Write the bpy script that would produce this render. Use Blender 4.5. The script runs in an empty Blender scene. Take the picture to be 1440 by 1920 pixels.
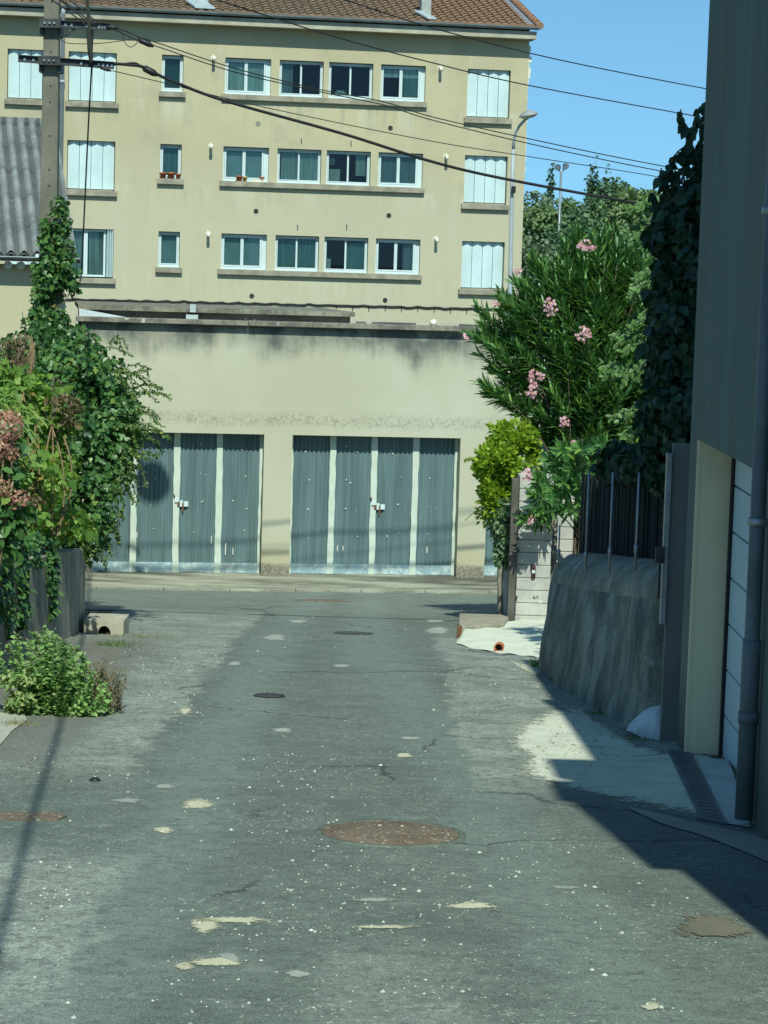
import bpy, math, random
import numpy as np
from mathutils import Vector, Matrix

random.seed(7)
RNG = np.random.default_rng(11)
R = math.radians
scene = bpy.context.scene
COL = scene.collection

# ------------------------------------------------------------------ camera
F = 4270.0                      # focal length in pixels of the 1440 x 1920 photograph
ROLL = 0.030
PITCH = math.atan(math.cos(ROLL) * 440.0 / F)
EYE = Vector((0, 0, 2.0))
FWD = Vector((0, math.cos(PITCH), -math.sin(PITCH)))
_r0 = Vector((1, 0, 0)); _u0 = Vector((0, math.sin(PITCH), math.cos(PITCH)))
RIGHT = _r0 * math.cos(ROLL) + _u0 * math.sin(ROLL)
UP = -_r0 * math.sin(ROLL) + _u0 * math.cos(ROLL)
cam_d = bpy.data.cameras.new('camera')
cam_d.sensor_fit = 'HORIZONTAL'; cam_d.sensor_width = 36.0
cam_d.lens = 36.0 * F / 1440.0
cam_d.clip_start = 0.2; cam_d.clip_end = 2000
cam = bpy.data.objects.new('camera', cam_d); COL.objects.link(cam)
m3 = Matrix((RIGHT, UP, -FWD)).transposed()
cam.matrix_world = Matrix.Translation(EYE) @ m3.to_4x4()
scene.camera = cam

# ------------------------------------------------------------------ light
SUN_EL, SUN_AZ = R(48.0), R(6.6)          # azimuth: degrees to the right of straight behind the camera
TO_SUN = Vector((math.sin(SUN_AZ) * math.cos(SUN_EL), -math.cos(SUN_AZ) * math.cos(SUN_EL), math.sin(SUN_EL)))
world = bpy.data.worlds.new("World"); scene.world = world; world.use_nodes = True
wn = world.node_tree; bg = wn.nodes['Background']
sky = wn.nodes.new('ShaderNodeTexSky'); sky.sky_type = 'NISHITA'; sky.sun_disc = False
sky.sun_elevation = SUN_EL; sky.sun_rotation = math.pi - SUN_AZ
sky.air_density = 1.0; sky.dust_density = 0.2; sky.ozone_density = 2.0; sky.altitude = 80
_tc = wn.nodes.new('ShaderNodeTexCoord'); _mp = wn.nodes.new('ShaderNodeMapping'); _mp.vector_type = 'POINT'
_mp.inputs['Scale'].default_value = (1, 1, .87); _mp.inputs['Location'].default_value = (0, 0, .13)      # clear summer sky: no white band at the horizon
wn.links.new(_tc.outputs['Generated'], _mp.inputs[0]); wn.links.new(_mp.outputs[0], sky.inputs[0])
_ti = wn.nodes.new('ShaderNodeMix'); _ti.data_type = 'RGBA'; _ti.blend_type = 'MULTIPLY'; _ti.inputs[0].default_value = 1.0
_ti.inputs[7].default_value = (.60, .93, .98, 1); wn.links.new(sky.outputs[0], _ti.inputs[6])
wn.links.new(_ti.outputs[2], bg.inputs[0]); bg.inputs[1].default_value = 0.118
sd = bpy.data.lights.new('sun', 'SUN'); sd.energy = 4.4; sd.angle = R(0.53); sd.color = (0.94, 1.0, 0.88)
sun = bpy.data.objects.new('sun', sd); COL.objects.link(sun)
sun.rotation_euler = TO_SUN.to_track_quat('Z', 'Y').to_euler(); sun.location = (0, -20, 40)
scene.view_settings.view_transform = 'Standard'; scene.view_settings.look = 'None'
scene.view_settings.exposure = 0.25; scene.view_settings.gamma = 1.0
scene.cycles.max_bounces = 6; scene.cycles.transparent_max_bounces = 12

# ------------------------------------------------------------------ pixels to places
def ray(px, py):
    return FWD + RIGHT * ((px - 720.0) / F) - UP * ((py - 960.0) / F)
def P(px, py, Y):
    d = ray(px, py); return EYE + d * (Y / d.y)
GY = [-40, 0, 20, 34, 60, 400]; GZ = [2.8, 0.0, -1.4, -2.80, -2.95, -3.2]
def g(x, y):
    return float(np.interp(y, GY, GZ))
def G(px, py):
    d = ray(px, py); Y = 10.0
    lo, hi = 2.0, 200.0
    for _ in range(60):
        Y = 0.5 * (lo + hi)
        p = EYE + d * (Y / d.y)
        if p.z > g(p.x, p.y): lo = Y
        else: hi = Y
    p = EYE + d * (Y / d.y)
    return Vector((p.x, p.y, g(p.x, p.y)))
class Facade:
    """upright plane: u to the right, z up, d out of the wall"""
    def __init__(s, o, yaw):
        s.o = Vector(o); s.e = Vector((math.cos(yaw), math.sin(yaw), 0)); s.n = Vector((math.sin(yaw), -math.cos(yaw), 0))
    def hit(s, px, py, d=0.0):
        r = ray(px, py); o = s.o + s.n * d
        t = (o - EYE).dot(s.n) / r.dot(s.n)
        p = EYE + r * t
        return ((p - s.o).dot(s.e), p.z)
    def to(s, u, z, d=0.0):
        p = s.o + s.e * u + s.n * d
        return Vector((p.x, p.y, z))

# ------------------------------------------------------------------ mesh builder
class MB:
    def __init__(s): s.v = []; s.f = []; s.sm = []
    def add(s, vs, fs, smooth=False):
        b = len(s.v); s.v += [tuple(v) for v in vs]; s.f += [tuple(b + i for i in f) for f in fs]; s.sm += [smooth] * len(fs)
    def hexa(s, c):      # c: 8 corners, bottom four counter-clockwise then top four
        s.add(c, [(3, 2, 1, 0), (4, 5, 6, 7), (0, 1, 5, 4), (1, 2, 6, 5), (2, 3, 7, 6), (3, 0, 4, 7)])
    def box(s, x0, x1, y0, y1, z0, z1):
        s.hexa([(x0, y0, z0), (x1, y0, z0), (x1, y1, z0), (x0, y1, z0), (x0, y0, z1), (x1, y0, z1), (x1, y1, z1), (x0, y1, z1)])
    def fbox(s, fc, u0, u1, z0, z1, d0, d1):   # d1 > d0
        s.hexa([fc.to(u0, z0, d1), fc.to(u1, z0, d1), fc.to(u1, z0, d0), fc.to(u0, z0, d0),
                fc.to(u0, z1, d1), fc.to(u1, z1, d1), fc.to(u1, z1, d0), fc.to(u0, z1, d0)])
    def tube(s, pts, r, seg=8, cap=True, smooth=True):
        pts = [Vector(p) for p in pts]; n = len(pts)
        rs = r if isinstance(r, (list, tuple)) else [r] * n
        vs = []; prev = None
        for i in range(n):
            t = (pts[min(i + 1, n - 1)] - pts[max(i - 1, 0)]).normalized()
            if prev is None:
                a = Vector((0, 0, 1)) if abs(t.z) < .9 else Vector((1, 0, 0))
                x = t.cross(a).normalized()
            else:
                x = (prev - t * prev.dot(t)).normalized()
            prev = x; y = t.cross(x)
            for k in range(seg):
                an = 2 * math.pi * k / seg
                vs.append(pts[i] + (x * math.cos(an) + y * math.sin(an)) * rs[i])
        fs = []
        for i in range(n - 1):
            for k in range(seg):
                k2 = (k + 1) % seg
                fs.append((i * seg + k, i * seg + k2, (i + 1) * seg + k2, (i + 1) * seg + k))
        s.add(vs, fs, smooth)
        if cap:
            b = len(s.v) - len(vs)
            s.f.append(tuple(b + k for k in reversed(range(seg)))); s.sm.append(False)
            s.f.append(tuple(b + (n - 1) * seg + k for k in range(seg))); s.sm.append(False)
    def lathe(s, c, prof, seg=16, axis=None, smooth=True):   # prof: (r, h) along axis from c
        ax = Vector(axis or (0, 0, 1)).normalized()
        a = Vector((0, 0, 1)) if abs(ax.z) < .9 else Vector((1, 0, 0))
        x = ax.cross(a).normalized(); y = ax.cross(x)
        s_v = []
        for r_, h in prof:
            for k in range(seg):
                an = 2 * math.pi * k / seg
                s_v.append(Vector(c) + ax * h + (x * math.cos(an) + y * math.sin(an)) * r_)
        fs = []
        for i in range(len(prof) - 1):
            for k in range(seg):
                k2 = (k + 1) % seg
                fs.append((i * seg + k, i * seg + k2, (i + 1) * seg + k2, (i + 1) * seg + k))
        s.add(s_v, fs, smooth)
    def grid(s, fn, nu, nv, smooth=True):
        vs = [fn(i / nu, j / nv) for j in range(nv + 1) for i in range(nu + 1)]
        fs = [(j * (nu + 1) + i, j * (nu + 1) + i + 1, (j + 1) * (nu + 1) + i + 1, (j + 1) * (nu + 1) + i) for j in range(nv) for i in range(nu)]
        s.add(vs, fs, smooth)
    def prism(s, poly, z0, z1):    # poly: list of xy, counter-clockwise
        n = len(poly)
        vs = [(p[0], p[1], z0 if not callable(z0) else z0(p[0], p[1])) for p in poly] + [(p[0], p[1], z1 if not callable(z1) else z1(p[0], p[1])) for p in poly]
        fs = [tuple(reversed(range(n))), tuple(range(n, 2 * n))] + [(i, (i + 1) % n, n + (i + 1) % n, n + i) for i in range(n)]
        s.add(vs, fs)
    def build(s, name, mat, parent=None, bevel=0.0):
        me = bpy.data.meshes.new(name)
        me.from_pydata(s.v, [], s.f); me.update()
        me.polygons.foreach_set('use_smooth', s.sm)
        return link(name, me, mat, parent, bevel)
def link(name, me, mat, parent=None, bevel=0.0):
    me.materials.append(mat)
    o = bpy.data.objects.new(name, me); COL.objects.link(o)
    if bevel:
        md = o.modifiers.new('bevel', 'BEVEL'); md.width = bevel; md.segments = 2; md.limit_method = 'ANGLE'; md.harden_normals = False
    if parent is not None: put(o, parent)
    return o
def put(o, parent):
    o.parent = parent
    top = parent
    while top.parent is not None: top = top.parent
    if parent is top: o.matrix_parent_inverse = Matrix.Translation(-Vector(top.location))
def tag(o, label=None, cat=None, group=None, kind=None):
    if label: o['label'] = label
    if cat: o['category'] = cat
    if group: o['group'] = group
    if kind: o['kind'] = kind
    return o
def thing(name, label, cat, loc=(0, 0, 0), group=None):
    o = bpy.data.objects.new(name, None); COL.objects.link(o); o.location = loc
    o.empty_display_size = .2
    return tag(o, label, cat, group)

# ------------------------------------------------------------------ materials
class NT:
    def __init__(s, name):
        s.m = bpy.data.materials.new(name); s.m.use_nodes = True
        s.t = s.m.node_tree; s.b = s.t.nodes['Principled BSDF']; s.out = s.t.nodes['Material Output']
        s.tc = s.t.nodes.new('ShaderNodeTexCoord'); s.co = s.tc.outputs['Object']
    def n(s, kind, **kw):
        x = s.t.nodes.new('ShaderNode' + kind)
        for k, v in kw.items(): setattr(x, k, v)
        return x
    def l(s, a, b): s.t.links.new(a, b)
    def sock(s, i, v):
        if isinstance(v, bpy.types.NodeSocket): s.l(v, i)
        elif isinstance(v, (tuple, list)) and len(v) == 3 and i.type == 'RGBA': i.default_value = (*v, 1)
        else: i.default_value = v
    def math(s, op, a, b=0.0, c=0.0, clamp=False):
        x = s.n('Math', operation=op, use_clamp=clamp)
        s.sock(x.inputs[0], a); s.sock(x.inputs[1], b); s.sock(x.inputs[2], c); return x.outputs[0]
    def map(s, v, a, b, c=0.0, d=1.0, smooth=True):
        x = s.n('MapRange'); x.interpolation_type = 'SMOOTHSTEP' if smooth else 'LINEAR'; x.clamp = True
        s.sock(x.inputs[0], v)
        for i, q in zip((1, 2, 3, 4), (a, b, c, d)): s.sock(x.inputs[i], q)
        return x.outputs[0]
    def scaled(s, sc, co=None, loc=(0, 0, 0), rot=(0, 0, 0)):
        x = s.n('Mapping'); s.l(co or s.co, x.inputs[0]); x.inputs[3].default_value = sc; x.inputs[1].default_value = loc; x.inputs[2].default_value = rot
        return x.outputs[0]
    def noise(s, scale, detail=4, rough=.55, co=None, dist=0.0, col=False):
        x = s.n('TexNoise'); s.l(co or s.co, x.inputs['Vector']); x.inputs['Scale'].default_value = scale
        x.inputs['Detail'].default_value = detail; x.inputs['Roughness'].default_value = rough; x.inputs['Distortion'].default_value = dist
        return x.outputs['Color' if col else 'Fac']
    def voro(s, scale, co=None, feature='F1', out='Distance'):
        x = s.n('TexVoronoi', feature=feature); s.l(co or s.co, x.inputs['Vector']); x.inputs['Scale'].default_value = scale
        return x.outputs[out]
    def xyz(s, co=None):
        x = s.n('SeparateXYZ'); s.l(co or s.co, x.inputs[0]); return x.outputs
    def mix(s, f, a, b, blend='MIX'):
        x = s.n('Mix', data_type='RGBA', blend_type=blend)
        s.sock(x.inputs[0], f); s.sock(x.inputs[6], a); s.sock(x.inputs[7], b); return x.outputs[2]
    def bump(s, h, strength=.3, dist=.01):
        x = s.n('Bump'); x.inputs['Strength'].default_value = strength; x.inputs['Distance'].default_value = dist
        s.l(h, x.inputs['Height']); s.l(x.outputs[0], s.b.inputs['Normal']); return x
    def done(s, col=None, rough=None, metal=None, spec=None):
        if col is not None: s.sock(s.b.inputs['Base Color'], col)
        if rough is not None: s.sock(s.b.inputs['Roughness'], rough)
        if metal is not None: s.sock(s.b.inputs['Metallic'], metal)
        if spec is not None: s.b.inputs['Specular IOR Level'].default_value = spec
        return s.m
def shade(c, k): return tuple(min(1.0, x * k) for x in c)
def plain(name, col, rough=.7, var=.2, scale=2.5, fine=40, bump=.15, metal=0.0, spec=.3, col2=None):
    t = NT(name)
    n1 = t.noise(scale, 5); n2 = t.noise(fine, 3)
    f = t.math('ADD', t.math('MULTIPLY', n1, .7), t.math('MULTIPLY', n2, .3))
    c = t.mix(t.map(f, .3, .7), shade(col, 1 - var), col2 or shade(col, 1 + var))
    if bump: t.bump(n2, bump, .01)
    return t.done(c, rough, metal, spec)
# ------------------------------------------------------------------ surface materials
def m_render(name, base, fade=None, streak=1.0):
    """painted cement render with weathering"""
    t = NT(name)
    big = t.noise(.35, 4); mid = t.noise(1.6, 5, .6); fine = t.noise(28, 4, .65)
    str_ = t.noise(1.0, 5, .6, t.scaled((2.2, 2.2, .18)))
    c = t.mix(t.map(big, .3, .7), shade(base, .92), shade(base, 1.06))
    c = t.mix(t.math('MULTIPLY', t.map(mid, .5, .78), .55), c, shade((base[0] * .9, base[1] * .95, base[2] * 1.05), .80))
    c = t.mix(t.math('MULTIPLY', t.map(str_, .52, .75), .5 * streak), c, (base[0] * 1.12, base[1] * 1.16, base[2] * 1.42))
    c = t.mix(t.math('MULTIPLY', t.map(fine, .55, .75), .18), c, shade(base, .7))
    if fade:     # rain marks below the sills
        zc = t.xyz()[2]; run = t.noise(1.0, 5, .7, t.scaled((3.6, 3.6, .22), loc=(2, 1, 0))); run2 = t.noise(1.0, 5, .7, t.scaled((1.3, 1.3, .3), loc=(7, 1, 0)))
        for py in (199, 357, 521):
            zs = P(600, py, 71.2).z; dn = t.math('MULTIPLY', t.map(zc, zs - 1.0, zs - .05), t.map(zc, zs + .02, zs))
            c = t.mix(t.math('MULTIPLY', t.math('MULTIPLY', dn, t.map(run, .50, .66)), .50), c, (.27, .275, .205))
            c = t.mix(t.math('MULTIPLY', t.math('MULTIPLY', dn, t.map(run2, .48, .62)), .40), c, (.54, .53, .41))
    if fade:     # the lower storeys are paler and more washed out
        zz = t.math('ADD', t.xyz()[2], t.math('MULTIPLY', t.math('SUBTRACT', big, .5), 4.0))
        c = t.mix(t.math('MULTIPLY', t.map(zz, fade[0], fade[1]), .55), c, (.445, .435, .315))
    t.bump(t.math('ADD', t.math('MULTIPLY', fine, .6), mid), .25, .012)
    return t.done(c, .9, spec=.2)
ZF0, ZF1 = P(500, 220, 71).z, P(500, 460, 71).z
WALL_BEIGE = (.425, .385, .245)
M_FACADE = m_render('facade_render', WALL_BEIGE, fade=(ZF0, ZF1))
M_HOUSE_L = m_render('left_house_render', (.47, .43, .28))
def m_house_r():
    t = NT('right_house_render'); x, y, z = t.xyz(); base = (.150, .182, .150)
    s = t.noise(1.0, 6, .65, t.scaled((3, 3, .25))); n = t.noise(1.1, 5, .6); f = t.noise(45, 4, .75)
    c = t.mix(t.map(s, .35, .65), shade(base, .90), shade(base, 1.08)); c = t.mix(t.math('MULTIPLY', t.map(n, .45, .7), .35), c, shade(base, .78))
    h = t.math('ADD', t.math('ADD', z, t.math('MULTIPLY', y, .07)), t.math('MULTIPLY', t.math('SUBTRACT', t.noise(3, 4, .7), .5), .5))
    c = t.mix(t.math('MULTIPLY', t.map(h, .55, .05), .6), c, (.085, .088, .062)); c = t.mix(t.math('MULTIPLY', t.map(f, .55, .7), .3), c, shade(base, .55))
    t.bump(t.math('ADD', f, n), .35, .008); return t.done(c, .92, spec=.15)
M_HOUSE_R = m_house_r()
M_JAMB = m_render('jamb_render', (.70, .585, .375), streak=.2)
M_SILL = plain('sill_cement', (.27, .25, .185), .9, .3, 3, 30, .3)
M_CONC_DARK = plain('weathered_coping', (.17, .165, .14), .95, .45, 4, 22, .5, col2=(.33, .32, .26))
M_PVC = plain('white_plastic', (.52, .62, .62), .45, .04, 2, 30, .02)
M_SHUT = plain('white_shutter', (.50, .63, .63), .5, .09, 1.5, 30, .03)
M_ZINC = plain('grey_zinc', (.20, .235, .25), .45, .18, 3, 25, .05, .35)
M_ZINC_LT = plain('pale_zinc', (.40, .46, .47), .5, .12, 3, 25, .05, .2)
M_PIPE = plain('downpipe_grey', (.34, .38, .40), .5, .12, 2, 20, .05)
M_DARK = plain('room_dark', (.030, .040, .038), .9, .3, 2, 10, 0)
M_BLACK = plain('black_plastic', (.018, .018, .018), .5, .3, 5, 30, .1)
M_STEEL = plain('galvanised_steel', (.32, .34, .34), .45, .2, 6, 40, .1, .6)
M_IRON = plain('painted_iron', (.055, .058, .058), .6, .4, 6, 40, .2, .3)
M_RUST = plain('rust_brown', (.13, .062, .034), .9, .45, 14, 70, .5)
M_TERRA = plain('terracotta', (.33, .11, .05), .85, .2, 6, 40, .1)
M_POLE = plain('pole_concrete', (.155, .150, .115), .92, .22, 2.2, 30, .3)
M_WOOD = plain('grey_timber', (.20, .18, .15), .9, .35, 5, 30, .4)
M_PLASTER = plain('fresh_plaster', (.66, .64, .52), .9, .1, 6, 30, .2)

def m_glass():
    t = NT('window_glass')
    tr = t.n('BsdfTransparent'); tr.inputs[0].default_value = (.70, .86, .82, 1)
    gl = t.n('BsdfGlossy'); gl.inputs['Roughness'].default_value = .02; gl.inputs[0].default_value = (.9, .95, 1, 1)
    fr = t.n('Fresnel'); fr.inputs[0].default_value = 1.5
    mx = t.n('MixShader'); t.l(t.math('MULTIPLY', fr.outputs[0], .8), mx.inputs[0]); t.l(tr.outputs[0], mx.inputs[1]); t.l(gl.outputs[0], mx.inputs[2])
    t.l(mx.outputs[0], t.out.inputs[0]); return t.m
M_GLASS = m_glass()
def m_curtain(name, col):
    t = NT(name)
    n = t.noise(1.0, 3, .5, t.scaled((14, 14, .6)))
    return t.done(t.mix(t.map(n, .3, .7), shade(col, .72), shade(col, 1.1)), .9, spec=.1)
M_CURT = m_curtain('net_curtain', (.42, .50, .47))
M_BLIND = m_curtain('pale_blind', (.46, .56, .52))
M_BLIND_D = m_curtain('grey_blind', (.20, .27, .28))
M_BLIND_T = m_curtain('teal_blind', (.15, .27, .26))

def m_garage_wall():
    t = NT('garage_render'); x, y, z = t.xyz()
    u = t.math('ADD', t.math('MULTIPLY', x, math.cos(FG_YAW)), t.math('MULTIPLY', y, math.sin(FG_YAW)))
    base = (.445, .435, .315)
    big = t.noise(.5, 4); mid = t.noise(1.9, 5, .62); fine = t.noise(30, 4, .65)
    c = t.mix(t.map(big, .3, .7), shade(base, .93), (base[0] * 1.06, base[1] * 1.07, base[2] * 1.14))
    c = t.mix(t.math('MULTIPLY', t.map(mid, .5, .75), .22), c, shade(base, .80))
    # soot washed down from the coping: uneven lower edge
    drip = t.noise(1.0, 6, .62, t.scaled((1.25, 1.25, .10)))
    edge = t.math('ADD', z, t.math('MULTIPLY', t.math('SUBTRACT', drip, .5), 1.35))
    soft = t.noise(3.2, 5, .65)
    edge = t.math('ADD', edge, t.math('MULTIPLY', t.math('SUBTRACT', soft, .5), .38))
    f = t.math('MULTIPLY', t.map(edge, ZCOP - .62, ZCOP - .10), .95)
    patch = t.map(t.noise(2.1, 4, .6), .36, .58, .55, 1.0)
    c = t.mix(t.math('MULTIPLY', f, patch), c, (.085, .095, .092))
    # speckled damp band over the lintel
    wob = t.math('ADD', z, t.math('MULTIPLY', t.math('SUBTRACT', t.noise(1.1, 4), .5), .22))
    band = t.math('MULTIPLY', t.map(wob, ZLIN + .08, ZLIN + .20), t.map(wob, ZLIN + .40, ZLIN + .24))
    spk = t.map(t.noise(21, 6, .8), .42, .66)
    c = t.mix(t.math('MULTIPLY', t.math('MULTIPLY', band, spk), .60), c, (.13, .13, .105))
    spk2 = t.map(t.noise(9, 5, .75, t.scaled((1, 1, 1), loc=(3, 1, 0))), .66, .74)
    zone = t.math('MULTIPLY', t.map(z, ZLIN + .3, ZLIN + .7), t.map(z, ZCOP - .4, ZCOP - .8))
    c = t.mix(t.math('MULTIPLY', t.math('MULTIPLY', spk2, zone), .5), c, (.24, .22, .16))
    # foot of the piers
    foot = t.math('ADD', z, t.math('MULTIPLY', t.math('SUBTRACT', t.noise(4, 4), .5), .12))
    c = t.mix(t.math('MULTIPLY', t.map(foot, ZGAR + .62, ZGAR + .22), .35), c, (.36, .30, .13))
    c = t.mix(t.math('MULTIPLY', t.map(foot, ZGAR + .22, ZGAR + .13), .85), c, t.mix(t.map(fine, .4, .62), (.10, .095, .078), (.27, .25, .20)))
    t.bump(t.math('ADD', t.math('MULTIPLY', fine, .6), mid), .25, .01)
    return t.done(c, .92, spec=.15)

def m_door():
    t = NT('corrugated_door_paint'); x, y, z = t.xyz()
    base = (.112, .172, .176)
    n = t.noise(1.0, 4, .6, t.scaled((9, 9, .5))); big = t.noise(1.1, 4); fine = t.noise(60, 3, .7)
    c = t.mix(t.map(n, .3, .7), shade(base, .78), shade(base, 1.18))
    c = t.mix(t.math('MULTIPLY', t.map(big, .45, .75), .4), c, (.135, .205, .205))
    c = t.mix(t.math('MULTIPLY', t.map(fine, .62, .74), .4), c, (.22, .32, .33))
    t.bump(fine, .1, .004)
    return t.done(c, .6, .0, .3)
def m_door_foot():
    t = NT('door_foot_paint'); n = t.noise(7, 5, .7)
    c = t.mix(t.map(n, .45, .62), (.25, .36, .38), (.46, .56, .54)); c = t.mix(t.math('MULTIPLY', t.map(t.noise(2.3, 5, .7), .56, .66), .55), c, (.16, .14, .105))
    return t.done(c, .6)
M_PIPE_DK = plain('dark_downpipe', (.115, .140, .145), .5, .2, 3, 25, .08)
M_DOOR = m_door(); M_DOORFOOT = m_door_foot()
M_STRIP = plain('white_door_strip', (.49, .56, .47), .6, .08, 5, 40, .1)

def m_tiles():
    t = NT('canal_tiles')
    v = t.n('TexVoronoi', feature='F1'); t.l(t.scaled((3.9, 3.9, 3.9)), v.inputs['Vector']); v.inputs['Scale'].default_value = 1.0
    rnd = t.xyz(v.outputs['Color'])[0]
    base = t.mix(t.map(rnd, 0, 1, smooth=False), (.150, .096, .062), (.250, .158, .098))
    n = t.noise(.55, 5, .65); n2 = t.noise(7, 5, .7)
    x = t.xyz()[0]
    right = t.map(t.math('ADD', x, t.math('MULTIPLY', n, 3)), -1.5, 5.0)
    c = t.mix(t.math('MULTIPLY', t.map(n2, .36, .6), .72), base, (.135, .120, .088))
    c = t.mix(t.math('MULTIPLY', right, .5), c, (.265, .145, .085))
    c = t.mix(t.math('MULTIPLY', t.map(t.noise(16, 4, .7), .62, .7), .6), c, (.30, .27, .20))
    t.bump(n2, .4, .02)
    return t.done(c, .9, spec=.1)
M_TILE = m_tiles()
def m_fibro():
    t = NT('fibre_cement_sheet')
    n = t.noise(2.2, 5, .65); n2 = t.noise(26, 5, .75); n3 = t.noise(9, 4, .7)
    c = t.mix(t.map(n, .3, .7), (.150, .165, .160), (.250, .270, .258))
    c = t.mix(t.math('MULTIPLY', t.map(n2, .55, .7), .6), c, (.055, .056, .052))
    x, y, z = t.xyz(); u = t.math('ADD', t.math('MULTIPLY', t.math('SUBTRACT', x, FL_O[0]), math.cos(R(12))), t.math('MULTIPLY', t.math('SUBTRACT', y, FL_O[1]), math.sin(R(12))))
    ph = t.math('COSINE', t.math('MULTIPLY', t.math('SUBTRACT', u, .02), 2 * math.pi / FIB_PER))
    c = t.mix(t.math('MULTIPLY', t.map(t.math('ADD', ph, t.math('MULTIPLY', t.math('SUBTRACT', n2, .5), 1.6)), .15, -.75), .75), c, (.060, .066, .062))
    c = t.mix(t.math('MULTIPLY', t.map(n3, .63, .72), .5), c, (.34, .34, .31))
    t.bump(n2, .5, .01)
    return t.done(c, .95, spec=.1)
FL_O = P(140, 485, 32.0); FIB_PER = 9.02 / int(9.02 / .177)
M_FIBRO = m_fibro()

# ------------------------------------------------------------------ facades
FG_YAW = R(8.5)
FG = Facade(P(540, 1079, 35.5), FG_YAW)
FA = Facade(P(500, 300, 71.0), R(8.5))
FL = Facade(P(140, 485, 32.0), R(12.0))
ZGAR = FG.hit(540, 1079)[1]
ZLIN = (FG.hit(480, 814)[1] + FG.hit(860, 822)[1]) / 2
ZCOP = (FG.hit(300, 607)[1] + FG.hit(800, 619)[1]) / 2     # underside of the coping

def wall_sheet(mb, fc, u0, u1, z0, z1, holes, depth, smooth=False):
    """a wall face with real openings and their reveals; holes: (u0,u1,z0,z1)"""
    us = sorted({u0, u1} | {h[0] for h in holes} | {h[1] for h in holes}); us = [u for u in us if u0 <= u <= u1]
    zs = sorted({z0, z1} | {h[2] for h in holes} | {h[3] for h in holes}); zs = [z for z in zs if z0 <= z <= z1]
    for i in range(len(us) - 1):
        for j in range(len(zs) - 1):
            cu, cz = (us[i] + us[i + 1]) / 2, (zs[j] + zs[j + 1]) / 2
            if any(h[0] < cu < h[1] and h[2] < cz < h[3] for h in holes): continue
            mb.add([fc.to(us[i], zs[j]), fc.to(us[i + 1], zs[j]), fc.to(us[i + 1], zs[j + 1]), fc.to(us[i], zs[j + 1])], [(0, 1, 2, 3)])
    for a, b, c, d in holes:
        q = [(a, c), (b, c), (b, d), (a, d)]
        for k in range(4):
            p, r_ = q[k], q[(k + 1) % 4]
            mb.add([fc.to(p[0], p[1], 0), fc.to(p[0], p[1], -depth), fc.to(r_[0], r_[1], -depth), fc.to(r_[0], r_[1], 0)], [(0, 1, 2, 3)])

# ================================================================== APARTMENT BUILDING
def col_u(pts):
    return sum(FA.hit(px, py)[0] for px, py in pts) / len(pts)
def row_z(pts):
    return sum(FA.hit(px, py)[1] for px, py in pts) / len(pts)
apt = thing('apartment_building', 'three storey beige apartment block with white shutters and tiled roof behind the garages', 'building', FA.to(FA.hit(500, 300)[0], -3.0))
# columns of openings (left u, right u) averaged over the storeys
CU = {
 'L1': (col_u([(14, 130)]), col_u([(102, 130)])),
 'L2': (col_u([(129, 140), (125, 310)]), col_u([(218, 140), (216, 310), (212.5, 480)])),
 'S': (col_u([(303, 140), (300, 300), (297, 470)]), col_u([(344, 140), (340, 300), (337, 470)])),
 'W1': (col_u([(422.7, 140), (418, 310), (414, 470)]), col_u([(509, 140), (504, 310), (499, 470)])),
 'W2': (col_u([(525, 150), (519.6, 310), (515, 475)]), col_u([(608, 150), (601.5, 310), (597, 475)])),
 'W3': (col_u([(618.5, 150), (611, 315), (607, 478)]), col_u([(700, 150), (695, 315), (689, 478)])),
 'W4': (col_u([(715, 155), (710, 318), (702, 480)]), col_u([(798, 155), (794, 318), (786, 480)])),
 'R': (col_u([(874.7, 175), (871, 335), (866, 495)]), col_u([(958.7, 175), (952, 335), (942, 495)])),
}
ROWS = []
for (wt, wb, st, sb, sh_t, sh_b) in (
    ([(460, 109), (565, 113.5), (660, 118), (755, 122), (320, 103)], [(460, 175), (565, 182), (660, 187), (755, 190), (320, 173)], None, None, [(170, 97), (915, 131)], [(170, 190), (915, 223)]),
    ([(460, 275), (560, 279), (653, 283), (752, 288), (320, 270)], [(460, 343), (560, 345), (653, 346), (752, 347), (320, 337)], None, None, [(170, 264), (912, 292)], [(170, 357), (912, 383)]),
    ([(456, 438.5), (556, 442), (648, 444.6), (744, 447.5), (317, 435)], [(456, 504), (556, 509), (648, 512), (744, 513), (317, 502)], None, None, [(170, 430), (905, 452)], [(170, 523), (905, 541)])):
    ROWS.append((row_z(wt), row_z(wb), row_z(sh_t), row_z(sh_b)))
holes = []; openings = []
for ri, (zt, zb, sht, shb) in enumerate(ROWS):
    for k, (a, b) in CU.items():
        h = (a, b, shb, sht) if k in ('L1', 'L2', 'R') else (a, b, zb, zt)
        holes.append(h); openings.append((ri, k, h))
A_L = FA.hit(-420, 300)[0]; A_R = (FA.hit(992, 80)[0] + FA.hit(984, 330)[0]) / 2
A_TOP = row_z([(300, 45), (700, 62)]); A_BOT = g(0, 72) - .1
mb = MB(); wall_sheet(mb, FA, A_L, A_R, A_BOT, A_TOP, holes, .22)
DEP = 10.0
for (a, b) in (((A_R, 0), (A_R, -DEP)), ((A_R, -DEP), (A_L, -DEP)), ((A_L, -DEP), (A_L, 0))):
    mb.add([FA.to(a[0], A_BOT, a[1]), FA.to(b[0], A_BOT, b[1]), FA.to(b[0], A_TOP, b[1]), FA.to(a[0], A_TOP, a[1])], [(0, 1, 2, 3)])
mb.build('wall', M_FACADE, apt)
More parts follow.
